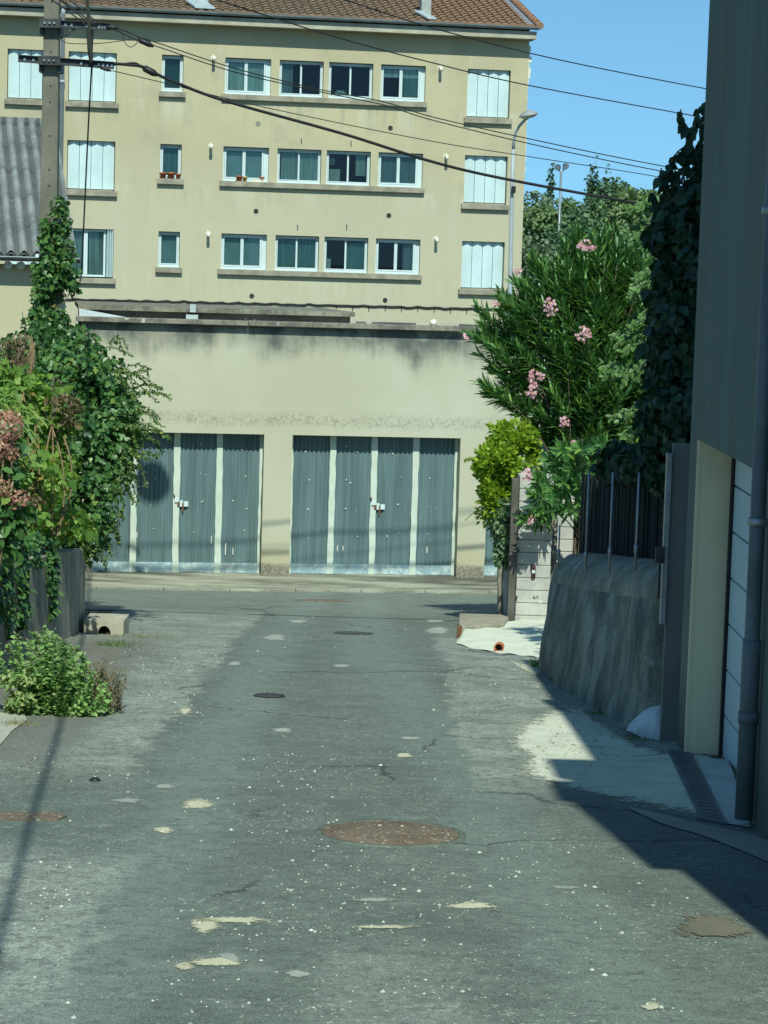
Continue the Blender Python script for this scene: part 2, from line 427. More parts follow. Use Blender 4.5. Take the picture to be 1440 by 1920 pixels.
# flaking insulation render at the gable corner
mb = MB()
prev = None
for i in range(26):
    z = A_TOP - .15 - i * .17; w = (.03 + .12 * random.random()) if i < 7 else (.012 + .03 * random.random())
    mb.hexa([FA.to(A_R + .002, z - .17, -.02), FA.to(A_R + w, z - .17, -.04), FA.to(A_R + w, z - .17, -.3), FA.to(A_R + .002, z - .17, -.3),
             FA.to(A_R + .002, z, -.02), FA.to(A_R + w * .9, z, -.04), FA.to(A_R + w, z, -.3), FA.to(A_R + .002, z, -.3)])
mb.build('gable_render', M_PLASTER, apt)
# eaves: concrete cornice, zinc gutter, canal tile roof
EAVE = .50
mb = MB(); mb.fbox(FA, A_L, A_R + .12, A_TOP + .002, A_TOP + .23, -.3, EAVE); mb.build('cornice', plain('cornice_cement', (.36, .34, .26), .9, .25, 1.2, 20, .3), apt)
gz = A_TOP + .30
def gutter(fc, u0, u1, z, d, r, mat, parent):
    mb = MB()
    n = 10
    pr = [(d + r - r * math.cos(math.pi * k / n), z - r * math.sin(math.pi * k / n)) for k in range(n + 1)]
    pr += [(d + r + (r - .012) * math.cos(math.pi * k / n), z - (r - .012) * math.sin(math.pi * k / n)) for k in range(n + 1)]
    vs = [fc.to(u0, zz, dd) for dd, zz in pr] + [fc.to(u1, zz, dd) for dd, zz in pr]; m = len(pr)
    mb.add(vs, [(i, (i + 1) % m, m + (i + 1) % m, m + i) for i in range(m)] + [tuple(range(m)), tuple(reversed(range(m, 2 * m)))], False)
    return mb.build('gutter', mat, parent)
gutter(FA, A_L, A_R + .16, A_TOP + .355, EAVE + .01, .09, M_ZINC, apt)
PER = .262; PITCHR = R(16.5)
def tile_roof():
    mb = MB()
    u0, u1 = A_L, A_R + .22
    nw = int((u1 - u0) / PER); per = (u1 - u0) / nw; nrow = 15; seg = 8
    d0, z0 = EAVE + .10, A_TOP + .33
    L = .40
    nu = nw * seg
    def height(i): 
        ph = (i % seg) / seg
        return .055 * abs(math.cos(math.pi * ph)) ** .8 * (1) 
    vs = []; fs = []
    for r_ in range(nrow):
        for e in (0, 1):
            s = r_ * L + e * L * 1.06
            for i in range(nu + 1):
                dz = height(i) + (.028 if e == 0 else .0)
                vs.append(FA.to(u0 + (u1 - u0) * i / nu, z0 + s * math.sin(PITCHR) + dz + .0008 * ((i * 7 + r_ * 13) % 9), d0 - s * math.cos(PITCHR)))
    w = nu + 1
    for r_ in range(nrow):
        b = r_ * 2 * w
        for i in range(nu): fs.append((b + i, b + i + 1, b + w + i + 1, b + w + i))
    # eave ends closed off
    b0 = len(vs)
    for i in range(nu + 1): vs.append(FA.to(u0 + (u1 - u0) * i / nu, z0 - .02, d0))
    for i in range(nu): fs.append((b0 + i, b0 + i + 1, i + 1, i))
    mb.add(vs, fs, False)
    # back slope and verge wall under the tiles
    s = nrow * L
    zr = z0 + s * math.sin(PITCHR); dr = d0 - s * math.cos(PITCHR)
    mb.add([FA.to(u0, zr + .03, dr), FA.to(u1, zr + .03, dr), FA.to(u1, z0, dr * 2 - d0), FA.to(u0, z0, dr * 2 - d0)], [(0, 1, 2, 3)])
    return mb, zr, dr
mb, zr, dr = tile_roof(); roof = mb.build('roof', M_TILE, apt)
mb = MB()   # row of verge tiles along the right edge
for k in range(14):
    s0 = k * .42
    p0 = FA.to(A_R + .20, A_TOP + .40 + s0 * math.sin(PITCHR), EAVE + .10 - s0 * math.cos(PITCHR)); s1 = s0 + .47
    p1 = FA.to(A_R + .20, A_TOP + .37 + s1 * math.sin(PITCHR), EAVE + .10 - s1 * math.cos(PITCHR))
    mb.tube([p0, p1], [.115, .095], 10)
mb.build('verge_tiles', plain('verge_tile', (.36, .15, .075), .9, .3, 5, 30, .3, col2=(.30, .20, .13)), apt)
for uu in (A_R, A_L):     # gable infill under roof
    mb = MB(); mb.add([FA.to(uu, A_TOP + .23, 0), FA.to(uu, A_TOP + .23, -DEP), FA.to(uu, A_TOP + .33, dr * 2 - .3), FA.to(uu, zr - .05, dr), FA.to(uu, A_TOP + .4, 0)], [(0, 1, 2, 3, 4)])
    mb.build('gable', M_FACADE, apt)
def chimney(px, py, w, zbase_off, hh, flash):
    u, z = FA.hit(px, py, -.6)
    d = -.55
    zb = A_TOP + .30 + (EAVE + .1 - d) * math.tan(PITCHR)
    mb = MB(); mb.fbox(FA, u - w / 2, u + w / 2, zb - .25, zb + hh, d - .45, d)
    c = mb.build('chimney', plain('chimney_cement', (.34, .36, .33), .9, .2, 3, 20, .2), apt)
    mb = MB()
    mb.fbox(FA, u - w / 2 - .06, u + w / 2 + .06, zb + hh, zb + hh + .08, d - .51, d + .06); mb.build('chimney_cap', M_SILL, c)
    # zinc apron lying on the tiles
    mb = MB()
    sl = math.tan(PITCHR); t0 = .19
    def q(uu, dd): return FA.to(uu, A_TOP + .30 + (EAVE + .1 - dd) * sl + t0, dd)
    a, b = flash
    top = [q(u + a - .42, d - .2), q(u + b - .30, d - .2), q(u + b, EAVE + .02), q(u + a, EAVE + .02)] if False else [q(u + a - .25, d + .0), q(u + b - .25, d + .0), q(u + b, EAVE + .05), q(u + a, EAVE + .05)]
    bot = [p - Vector((0, 0, .05)) for p in top]
    mb.hexa([bot[3], bot[2], bot[1], bot[0], top[3], top[2], top[1], top[0]])
    mb.build('flashing', M_ZINC_LT, c)
chimney(380, 8, .34, 0, 1.1, (-.30, .30))
chimney(799, 12, .30, 0, 1.2, (-.14, .14))

# windows
def fr_rect(mb, fc, u0, u1, z0, z1, w, d0, d1):
    mb.fbox(fc, u0, u0 + w, z0, z1, d0, d1); mb.fbox(fc, u1 - w, u1, z0, z1, d0, d1)
    mb.fbox(fc, u0 + w, u1 - w, z0, z0 + w, d0, d1); mb.fbox(fc, u0 + w, u1 - w, z1 - w, z1, d0, d1)
def room(mb, fc, u0, u1, z0, z1, d0, dep):
    for (a, b) in (((u0, d0), (u0, d0 - dep)), ((u0, d0 - dep), (u1, d0 - dep)), ((u1, d0 - dep), (u1, d0))):
        mb.add([fc.to(a[0], z0, a[1]), fc.to(b[0], z0, b[1]), fc.to(b[0], z1, b[1]), fc.to(a[0], z1, a[1])], [(0, 1, 2, 3)])
    for z in (z0, z1):
        mb.add([fc.to(u0, z, d0), fc.to(u1, z, d0), fc.to(u1, z, d0 - dep), fc.to(u0, z, d0 - dep)], [(0, 1, 2, 3)])
def sheet(fc, u0, u1, z0, z1, d, name, mat, parent, waves=0, amp=.02):
    mb = MB(); n = max(1, waves * 6)
    mb.grid(lambda a, b: fc.to(u0 + (u1 - u0) * a, z0 + (z1 - z0) * b, d + (amp * math.sin(a * waves * 2 * math.pi) if waves else 0)), n, 1)
    return mb.build(name, mat, parent)
BL = {}   # blinds behind the glass: (row, column) -> list of (kind, from, to across, low, high)
BL[(0, 'S')] = [('BD', 0, 1, 0, 1)]; BL[(1, 'S')] = [('T', 0, 1, 0, 1)]; BL[(2, 'S')] = [('B2', 0, 1, 0, 1)]
BL[(0, 'W1')] = [('B', 0, 1, .0, .95)]; BL[(1, 'W1')] = [('B2', 0, 1, 0, 1)]; BL[(2, 'W1')] = [('B2', 0, 1, 0, 1)]
BL[(0, 'W2')] = [('D', .0, .3, 0, 1)]; BL[(0, 'W4')] = [('B', 0, 1, .68, 1), ('T', .55, 1, 0, .68)]
BL[(1, 'W2')] = [('C', .06, .48, 0, 1), ('C', .5, 1, 0, 1)]; BL[(1, 'W3')] = [('C', .7, .95, .25, 1)]
BL[(1, 'W4')] = [('D', 0, 1, 0, 1)]; BL[(2, 'W2')] = [('T', 0, 1, 0, 1)]; BL[(2, 'W3')] = [('T', .5, 1, 0, .9)]; BL[(2, 'W4')] = [('D', .7, 1, 0, 1)]
MATB = {'B': M_BLIND, 'B2': plain('grey_green_blind', (.34, .45, .45), .9, .1, 2, 20, 0), 'T': M_BLIND_T, 'C': M_CURT, 'D': M_BLIND_D, 'BD': plain('deep_teal_blind', (.05, .12, .12), .9, .1, 2, 20, 0)}
def glazed(ri, k, h):
    u0, u1, z0, z1 = h
    slider = k in ('W2', 'W3'); small = k == 'S'; dz = -.155
    if k in ('W1', 'W4'): u1 -= .10
    mb = MB(); fr_rect(mb, FA, u0 + .01, u1 - .01, z0 + .035, z1 - .02, .045, dz - .05, dz)
    if k in ('W1', 'W4'): mb.fbox(FA, u1 - .01, h[1], z0 + .035, z1 - .02, dz - .05, dz - .02)
    mb.fbox(FA, u0 + .01, h[1] - .005, z0 + .002, z0 + .035, dz - .06, dz + .02)
    w = mb.build('window_frame', M_PVC, apt)
    inner = (u0 + .06, u1 - .06, z0 + .085, z1 - .07)
    mid = (inner[0] + inner[1]) / 2
    mb = MB()
    if small: fr_rect(mb, FA, inner[0], inner[1], inner[2], inner[3], .035, dz - .045, dz + .008)
    else:
        wd = .026 if slider else .045
        fr_rect(mb, FA, inner[0], mid - .002, inner[2], inner[3], wd, dz - .045, dz + .01)
        fr_rect(mb, FA, mid + .002, inner[1], inner[2], inner[3], wd, dz - (.065 if slider else .045), dz + (-.012 if slider else .01))
    mb.build('sash', M_PVC, w)
    mb = MB(); mb.add([FA.to(inner[0], inner[2], dz - .03), FA.to(inner[1], inner[2], dz - .03), FA.to(inner[1], inner[3], dz - .03), FA.to(inner[0], inner[3], dz - .03)], [(0, 1, 2, 3)])
    mb.build('pane', M_GLASS, w)
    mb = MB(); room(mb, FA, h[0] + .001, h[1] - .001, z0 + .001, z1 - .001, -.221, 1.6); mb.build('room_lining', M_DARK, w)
    for (kd, a, b, lo, hi) in BL.get((ri, k), []):
        sheet(FA, inner[0] + (inner[1] - inner[0]) * a, inner[0] + (inner[1] - inner[0]) * b, inner[2] + (inner[3] - inner[2]) * lo, inner[2] + (inner[3] - inner[2]) * hi,
              dz - .09, 'curtain' if kd == 'C' else 'blind', MATB[kd], w, 7 if kd == 'C' else 0)
    if (ri, k) in ((0, 'W3'), (1, 'W3'), (2, 'W3')):
        mb = MB(); a = inner[0] + (inner[1] - inner[0]) * .05
        if ri == 1:
            mb.fbox(FA, a, a + .36, z0 + .09, z0 + .5, dz - .5, dz - .3); mb.fbox(FA, a + .02, a + .2, z1 - .42, z1 - .2, dz - .5, dz - .4)
        elif ri == 0: mb.fbox(FA, a + .1, a + .45, z0 + .09, z0 + .22, dz - .3, dz - .1); mb.fbox(FA, a + .17, a + .40, z0 + .22, z0 + .27, dz - .28, dz - .12)
        else: mb.fbox(FA, a, a + .12, z0 + .1, z0 + .42, dz - .3, dz - .1)
        mb.build('household_goods', plain('pale_goods_%d' % ri, (.42, .46, .40), .7, .2, 6, 20, 0), w)
def shutter_panel(u0, u1, z0, z1, dc, nf, amp):
    mb = MB(); n = nf * 2
    pts = [(u0 + (u1 - u0) * i / n, dc + (amp if i % 2 else 0)) for i in range(n + 1)]
    for i in range(n):
        (a, da), (b, db) = pts[i], pts[i + 1]
        if i % 2 == 0: a += .007
        else: b -= .007
        mb.hexa([FA.to(a, z0, da), FA.to(b, z0, db), FA.to(b, z0, db - .02), FA.to(a, z0, da - .02), FA.to(a, z1, da), FA.to(b, z1, db), FA.to(b, z1, db - .02), FA.to(a, z1, da - .02)])
    return mb
for ri, k, h in openings:
    u0, u1, z0, z1 = h
    if k in ('L1', 'L2', 'R') and not (ri == 2 and k == 'L2'):
        s = shutter_panel(u0 + .015, u1 - .015, z0 + .05, z1 - .012, -.15, 4, .06).build('shutter', M_SHUT, apt)
        mb = MB()
        mb.fbox(FA, u0 + .05, u1 - .05, z0 + .002, z0 + .03, -.16, -.10)
        mb.build('shutter_catch', M_SILL, s)
        mb = MB(); mb.add([FA.to(u0, z0, -.219), FA.to(u1, z0, -.219), FA.to(u1, z1, -.219), FA.to(u0, z1, -.219)], [(0, 1, 2, 3)]); mb.build('window_back', M_DARK, s)
    elif k == 'L2':
        mb = MB(); fr_rect(mb, FA, u0 + .01, u1 - .24, z0 + .04, z1 - .02, .06, -.21, -.14); mb.fbox(FA, (u0 + u1 - .24) / 2 - .06, (u0 + u1 - .24) / 2 + .06, z0 + .1, z1 - .08, -.205, -.13)
        w = mb.build('window_frame', M_PVC, apt)
        mb = MB(); mb.add([FA.to(u0 + .05, z0 + .08, -.18), FA.to(u1 - .28, z0 + .08, -.18), FA.to(u1 - .28, z1 - .06, -.18), FA.to(u0 + .05, z1 - .06, -.18)], [(0, 1, 2, 3)]); mb.build('pane', M_GLASS, w)
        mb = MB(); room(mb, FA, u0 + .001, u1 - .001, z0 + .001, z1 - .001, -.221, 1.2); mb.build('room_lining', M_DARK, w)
        sheet(FA, u0 + .05, u0 + .62, z0 + .06, z1 - .04, -.26, 'curtain', M_CURT, w, 6, .03); sheet(FA, u0 + .70, u1 - .28, z0 + .06, z1 - .04, -.26, 'curtain', M_CURT, w, 5, .03)
        mb = MB()
        for q in range(3): mb.hexa([FA.to(u1 - .22 + q * .07, z0 + .04, -.16 + .02 * q), FA.to(u1 - .17 + q * .07, z0 + .04, -.02), FA.to(u1 - .155 + q * .07, z0 + .04, -.02), FA.to(u1 - .205 + q * .07, z0 + .04, -.16 + .02 * q),
                                    FA.to(u1 - .22 + q * .07, z1 - .02, -.16 + .02 * q), FA.to(u1 - .17 + q * .07, z1 - .02, -.02), FA.to(u1 - .155 + q * .07, z1 - .02, -.02), FA.to(u1 - .205 + q * .07, z1 - .02, -.16 + .02 * q)])
        mb.build('folded_shutter', M_SHUT, apt)
    else: glazed(ri, k, h)
    if k in ('L1', 'L2', 'R', 'S'):
        mb = MB(); ov = .08
        mb.fbox(FA, u0 - ov, u1 + ov, z0 - .17, z0 - .001, -.1, .13)
        mb.build('sill', M_SILL, apt, bevel=.012)
for ri, (zt, zb, sht, shb) in enumerate(ROWS):
    mb = MB(); mb.fbox(FA, CU['W1'][0] - .10, CU['W4'][1] + .06, zb - .17, zb - .001, -.1, .13); mb.build('sill', M_SILL, apt, bevel=.012)
# vent pipes, round air holes, nails, cable
def pipe_stub(px, py):
    u, z = FA.hit(px, py); mb = MB()
    mb.tube([FA.to(u, z, -.02), FA.to(u, z, .20), FA.to(u, z - .05, .26), FA.to(u, z - .10, .27)], [.045, .045, .05, .05], 10)
    a = mb.build('vent_pipe', M_PLASTER, apt)
    mb = MB(); pts = [FA.to(u + (.085 + .02 * math.sin(5 * q)) * math.cos(q), z + (.08 + .02 * math.cos(4 * q)) * math.sin(q), .006) for q in [i * 2 * math.pi / 14 for i in range(14)]]
    mb.add(pts, [tuple(range(14))]); mb.build('plaster_patch', M_PLASTER, a)
for px, py in ((400, 108), (825, 128), (395, 273), (836, 293), (390, 438), (817, 448)): pipe_stub(px, py)
for i, (px, py) in enumerate(((484, 232), (732, 240), (480, 396), (729, 404), (472, 555), (722, 563))):
    u, z = FA.hit(px, py); mb = MB(); mb.lathe(FA.to(u, z, 0), [(.0, .004), (.05, .004), (.062, .012), (.075, .012), (.075, .0)], 14, FA.n)
    mb.build('air_hole', plain('air_hole_grille_%d' % i, (.035, .03, .028) if i else (.2, .2, .16), .8, .2, 8, 30, 0), apt)
for px, py in ((565, 259), (658, 264), (558, 421), (650, 421)):
    u, z = FA.hit(px, py); mb = MB(); mb.tube([FA.to(u, z, -.01), FA.to(u, z, .16)], .016, 6); mb.build('awning_hook', M_ZINC_LT, apt)
mb = MB(); pts = []
for i in range(85):
    px = 100 + i * 10.2; py = 561.0 + (px - 140) * .0234
    u, z = FA.hit(px, py); pts.append(FA.to(u, z + .03 * math.sin(i * 1.9) * random.random(), .035))
mb.tube(pts, .03, 6)
for i in range(4, 85, 3):
    p = pts[i]; mb.tube([p + Vector((0, 0, .03)), p + Vector((0, 0, -.15))], .012, 5)
mb.build('wall_cable', M_BLACK, apt)
# rain pipe of the facade
mb = MB()
u, _ = FA.hit(118, 60)
mb.tube([FA.to(u, A_TOP + .3, EAVE + .08), FA.to(u, A_TOP + .1, EAVE + .06), FA.to(u, A_TOP - .25, .12), FA.to(u, A_BOT, .12)], .065, 10)
mb.tube([FA.to(u, ROWS[0][1] + .2, .12), FA.to(u, ROWS[0][1] + .1, .12)], .08, 10)
mb.build('rain_pipe', M_PIPE, apt)
# flower pots on two sills
def pot(px, row, k, w, hgt, label, d=.02, mat=M_TERRA):
    z0 = ROWS[row][1] - .001
    u, _ = FA.hit(px, 330)
    t = thing('flower_pot', label, 'flower pot', FA.to(u, z0, d), 'pots on the window sills')
    mb = MB(); mb.lathe(FA.to(u, z0, d), [(0, 0), (w * .36, 0), (w * .46, hgt * .72), (w * .54, hgt * .72), (w * .54, hgt), (w * .47, hgt), (w * .44, hgt * .8)], 16)
    mb.build('pot_body', mat, t)
    mb = MB(); mb.lathe(FA.to(u, z0, d), [(0, hgt * .82), (w * .44, hgt * .8)], 12); mb.build('soil', M_DARK, t)
for px, w, hh, lb in ((305.5, .20, .19, 'terracotta pot nearest the pole on the small middle storey window sill'), (320.5, .22, .20, 'larger middle terracotta pot of three on the small window sill'), (334, .15, .17, 'smallest terracotta pot at the right end of the small window sill')):
    pot(px, 1, 'S', w, hh, lb)
M_YEL = plain('yellow_glaze', (.50, .36, .10), .5, .1, 6, 30, .05)
pot(448.5, 1, 'W1', .20, .17, 'terracotta pot beside a yellow one on the wide middle storey sill')
pot(459, 1, 'W1', .15, .15, 'yellow glazed pot on the wide middle storey sill', mat=M_YEL)
pot(491, 1, 'W1', .15, .16, 'lone terracotta pot by the white tray on the wide middle storey sill')
t = thing('planter_tray', 'low white tray at the window end of the wide middle storey sill', 'planter', FA.to(FA.hit(481, 330)[0], ROWS[1][1], .05))
u, _ = FA.hit(483, 330); mb = MB()
z0 = ROWS[1][1]; mb.fbox(FA, u - .17, u + .2, z0, z0 + .012, -.05, .09); fr_rect(mb, FA, u - .17, u + .2, z0 + .012, z0 + .09, .012, .078, .09); mb.fbox(FA, u - .17, u + .2, z0 + .012, z0 + .09, -.05, -.04)
mb.fbox(FA, u - .155, u + .185, z0 + .013, z0 + .075, .078 - .02, .077)
mb.build('tray_body', M_PLASTER, t)
# ================================================================== GROUND, ROAD, PAVEMENT
def m_road():
    t = NT('worn_asphalt'); x, y, z = t.xyz()
    big = t.noise(.55, 5, .6); mid = t.noise(2.4, 5, .65); fine = t.noise(55, 4, .75)
    vor = t.voro(95, out='Color'); grain = t.xyz(vor)[0]; grain2 = t.noise(160, 2, .6)
    wob = t.math('MULTIPLY', t.math('SUBTRACT', t.noise(.9, 6, .7), .5), .55)
    wob2 = t.math('MULTIPLY', t.math('SUBTRACT', t.noise(4.5, 6, .8), .5), .55)
    xw = t.math('ADD', t.math('ADD', x, wob), wob2)
    yw = t.math('ADD', y, t.math('MULTIPLY', wob, 1.6))
    far = t.math('MULTIPLY', t.map(y, 12.3, 13.6), t.map(y, 29.5, 26.0))
    left = t.math('MULTIPLY', t.map(xw, -1.38, -1.46), far)
    right = t.math('MULTIPLY', t.map(xw, .52, .60), t.math('MULTIPLY', far, t.map(y, 26.5, 23)))
    near = t.math('MULTIPLY', t.map(xw, -1.0, -1.22), t.map(yw, 10.7, 10.0))
    near2 = t.math('MULTIPLY', t.math('MULTIPLY', t.map(t.math('ABSOLUTE', t.math('SUBTRACT', xw, .12)), .36, .18), t.map(yw, 8.9, 8.4)), .5)
    cross = t.math('MULTIPLY', t.map(y, 27.5, 30), .35)
    worn = t.math('MAXIMUM', t.math('MAXIMUM', left, right), t.math('MAXIMUM', t.math('MAXIMUM', near, near2), cross))
    dark = t.mix(t.map(mid, .3, .7), (.104, .136, .106), (.152, .192, .152))
    # tyre-polished tracks are paler and bluer
    xr = t.math('SUBTRACT', xw, t.map(y, 22, 8, -.15, .92, smooth=False))
    tr = t.math('ADD', t.map(t.math('ABSOLUTE', t.math('ADD', xw, 1.02)), .36, .08), t.map(t.math('ABSOLUTE', xr), .42, .08), clamp=True)
    mid_ = t.math('SUBTRACT', 1.0, tr)
    rg = t.xyz(t.voro(42, out='Color')); flake = t.math('MULTIPLY', t.map(rg[1], .86, .90, smooth=False), t.map(t.noise(1.6, 5, .75, t.scaled((.7, 1.6, 1), loc=(1, 8, 0))), .50, .64))
    dark = t.mix(t.math('MULTIPLY', t.map(t.noise(24, 5, .85), .40, .62), .35), dark, (.045, .056, .048))
    dark = t.mix(t.math('MULTIPLY', t.math('MULTIPLY', flake, mid_), .60), dark, (.36, .39, .31))
    dark = t.mix(t.math('MULTIPLY', tr, .70), dark, (.182, .232, .190))
    lite = t.mix(t.map(grain, .1, .9, smooth=False), (.230, .268, .215), (.520, .565, .460))
    lite = t.mix(t.math('MULTIPLY', t.map(rg[0], .70, .76, smooth=False), .55), lite, (.56, .59, .48)); lite = t.mix(t.math('MULTIPLY', t.map(rg[2], .80, .86, smooth=False), .5), lite, (.10, .115, .095))
    lite = t.mix(t.math('MULTIPLY', t.map(mid, .4, .7), .45), lite, (.115, .125, .10))
    worn = t.math('MULTIPLY', worn, t.map(t.noise(2.0, 6, .75, t.scaled((1, 1, 1), loc=(4, 7, 0))), .32, .60, .35, 1.0))
    c = t.mix(t.math('MULTIPLY', worn, .86), dark, lite)
    m6 = t.noise(13, 5, .78); m7 = t.noise(5.0, 5, .7, t.scaled((.6, 1.2, 1)))
    c = t.mix(t.map(m6, .46, .30), c, (.045, .055, .047)) if False else t.mix(t.math('MULTIPLY', t.map(m6, .54, .36), .55), c, (.050, .062, .052))
    c = t.mix(t.math('MULTIPLY', t.map(m7, .54, .70), .45), c, (.24, .28, .23))
    m8 = t.noise(7.0, 6, .8, t.scaled((1, 1, 1), loc=(9, 3, 0))); c = t.mix(t.math('MULTIPLY', t.map(m8, .60, .72), .45), c, (.36, .38, .30))
    # old square repairs and brown earth by the left kerb
    earth = t.math('MULTIPLY', t.map(t.math('ADD', x, t.math('MULTIPLY', wob, .7)), -1.75, -2.35), t.math('MULTIPLY', t.map(y, 14.4, 16.5), t.map(y, 23.5, 21)))
    c = t.mix(t.math('MULTIPLY', earth, .75), c, t.mix(t.map(fine, .4, .65), (.085, .068, .048), (.20, .175, .125)))
    nb = t.math('MULTIPLY', t.math('MULTIPLY', t.map(y, 13.0, 13.5), t.map(y, 16.2, 15.6)), t.map(x, -1.75, -2.0))
    c = t.mix(t.math('MULTIPLY', nb, .7), c, (.125, .125, .105))
    c = t.mix(t.math('MULTIPLY', t.map(big, .52, .72), .30), c, (.048, .066, .056))
    st = t.noise(1.3, 5, .7, t.scaled((.7, 2.6, 1), loc=(5, 2, 0)))
    c = t.mix(t.math('MULTIPLY', t.map(st, .58, .72), .40), c, (.205, .240, .205))
    # aggregate, pale chips and pores
    c = t.mix(t.map(grain2, .38, .62), t.mix(.42, c, (.02, .024, .022)), t.mix(.20, c, (.40, .43, .38)))
    chip = t.math('MULTIPLY', t.map(grain, .972, .985, smooth=False), t.map(t.noise(1.2, 4, .7), .40, .60))
    c = t.mix(t.math('MULTIPLY', chip, .75), c, (.42, .45, .38))
    # cracks
    cr = t.n('TexVoronoi', feature='DISTANCE_TO_EDGE'); ad = t.n('MixRGB') if False else None
    dx = t.n('VectorMath', operation='ADD'); t.l(t.co, dx.inputs[0]); sc = t.n('VectorMath', operation='SCALE'); t.l(t.noise(2.2, 5, .7, col=True), sc.inputs[0]); sc.inputs['Scale'].default_value = .55; t.l(sc.outputs[0], dx.inputs[1])
    t.l(dx.outputs[0], cr.inputs['Vector']); cr.inputs['Scale'].default_value = .42
    ck = t.math('MULTIPLY', t.map(cr.outputs['Distance'], .012, .003), t.map(t.noise(.7, 3), .48, .6))
    c = t.mix(t.math('MULTIPLY', ck, .65), c, (.028, .03, .028))
    h = t.math('ADD', t.math('ADD', t.math('MULTIPLY', grain, .5), t.math('MULTIPLY', fine, .8)), t.math('MULTIPLY', ck, -1.2))
    t.bump(h, .5, .008)
    return t.done(c, t.map(mid, .3, .7, .74, .9), spec=.35)
M_ROAD = m_road()
def m_dirt():
    t = NT('dry_ground'); n = t.noise(1.4, 6, .65); f = t.noise(40, 4, .75)
    c = t.mix(t.map(n, .35, .65), (.075, .085, .05), (.14, .14, .095))
    c = t.mix(t.math('MULTIPLY', t.map(f, .5, .7), .5), c, (.05, .055, .035))
    t.bump(f, .6, .02); return t.done(c, .95, spec=.1)
M_DIRT = m_dirt()

def ground_sheet(mb, xs, ys, dz, fy=None):
    nx, ny = len(xs), len(ys)
    vs = [(x, y + (fy(x) if fy else 0), g(x, y + (fy(x) if fy else 0)) + dz) for y in ys for x in xs]
    mb.add(vs, [(j * nx + i, j * nx + i + 1, (j + 1) * nx + i + 1, (j + 1) * nx + i) for j in range(ny - 1) for i in range(nx - 1)], True)
mb = MB(); ground_sheet(mb, [-600, -120, -40, -15, -6, -3, 0, 3, 6, 15, 40, 120, 600], [-300, -40, -20] + list(np.arange(-10, 40, 1.0)) + [45, 60, 90, 150, 260, 400, 900, 1500], 0)
tag(mb.build('ground', M_DIRT), kind='structure')
KERB_D = 1.22
def kerb_y(x):      # y of the kerb edge along the garages
    p = FG.to(0, 0, KERB_D); return p.y + (x - p.x) * math.tan(FG_YAW)
mb = MB(); ground_sheet(mb, list(np.linspace(-3.25, 2.15, 9)), list(np.arange(-14, 28.6, .5)), .006)
tag(mb.build('road', M_ROAD), 'patched grey asphalt lane running down to the garages', kind='structure')
mb = MB(); xs = list(np.linspace(-36, 40, 77)); vs = []
for x in xs:
    for k in range(9):
        y0 = 27.6 if x < 1.2 else 30.7
        y = y0 + (kerb_y(x) - y0) * k / 8; vs.append((x, y, g(x, y) + .011))
mb.add(vs, [(i * 9 + k, (i + 1) * 9 + k, (i + 1) * 9 + k + 1, i * 9 + k + 1) for i in range(len(xs) - 1) for k in range(8)], True)
tag(mb.build('cross_street', M_ROAD), kind='structure')
# pavement before the garages
def m_pave():
    t = NT('garage_pavement'); n = t.noise(1.0, 6, .7, t.scaled((.45, 3.2, 1))); f = t.noise(40, 4, .75)
    c = t.mix(t.map(n, .38, .62), (.095, .098, .075), (.33, .33, .25))
    c = t.mix(t.math('MULTIPLY', t.map(f, .55, .7), .5), c, (.07, .068, .052)); t.bump(f, .4, .01); return t.done(c, .92, spec=.2)
M_PAVE = m_pave()
mb = MB()
def PV(u, d):
    zt = ZGAR - .012 - .055 * d / KERB_D; return FG.to(u, zt, d)
mb.add([PV(-14, KERB_D - .12), PV(26, KERB_D - .12), PV(26, .0), PV(-14, .0)], [(0, 1, 2, 3)])
mb.add([PV(-14, 0), PV(26, 0), PV(26, -.6), PV(-14, -.6)], [(0, 1, 2, 3)])
tag(mb.build('pavement', M_PAVE), kind='structure')
mb = MB()
for i in range(40):
    a, b = -14 + i, -14 + i + .988
    c = [PV(a, KERB_D), PV(b, KERB_D), PV(b, KERB_D - .12), PV(a, KERB_D - .12)]
    j = .004 + .006 * random.random()
    mb.hexa([p - Vector((0, 0, .25)) for p in c] + [p + Vector((0, 0, j)) for p in c])
tag(mb.build('kerb', plain('kerb_stone', (.27, .27, .20), .95, .45, 1.1, 26, .4, col2=(.42, .42, .33))), kind='structure')

# ================================================================== GARAGES
M_GWALL = m_garage_wall()
def gu(px, py): return FG.hit(px, py)[0]
piers = [((gu(494.7, 830) + gu(490, 1060)) / 2, (gu(549, 830) + gu(542, 1060)) / 2), ((gu(865, 830) + gu(854.5, 1060)) / 2, (gu(917, 840) + gu(906.5, 1060)) / 2)]
W_OP = piers[1][0] - piers[0][1]
ops = [(piers[0][0] - W_OP, piers[0][0]), (piers[0][1], piers[1][0]), (piers[1][1], piers[1][1] + W_OP)]
G_L = piers[0][0] - W_OP - .17; G_R = piers[1][1] + W_OP + .5 + W_OP + .4
ops.append((ops[2][1] + .45, ops[2][1] + .45 + W_OP))
gar = thing('garage_block', 'long low beige garage block with corrugated double doors under a stained coping', 'garages', FG.to(piers[0][0], ZGAR))
GD = 5.6; RECESS = .235
mb = MB(); wall_sheet(mb, FG, G_L, G_R, ZGAR - .3, ZCOP, [(a, b, ZGAR - .02, ZLIN) for a, b in ops], RECESS + .12)
for a, b in (((G_R, 0), (G_R, -GD)), ((G_R, -GD), (G_L, -GD)), ((G_L, -GD), (G_L, 0))):
    mb.add([FG.to(a[0], ZGAR - .3, a[1]), FG.to(b[0], ZGAR - .3, b[1]), FG.to(b[0], ZCOP, b[1]), FG.to(a[0], ZCOP, a[1])], [(0, 1, 2, 3)])
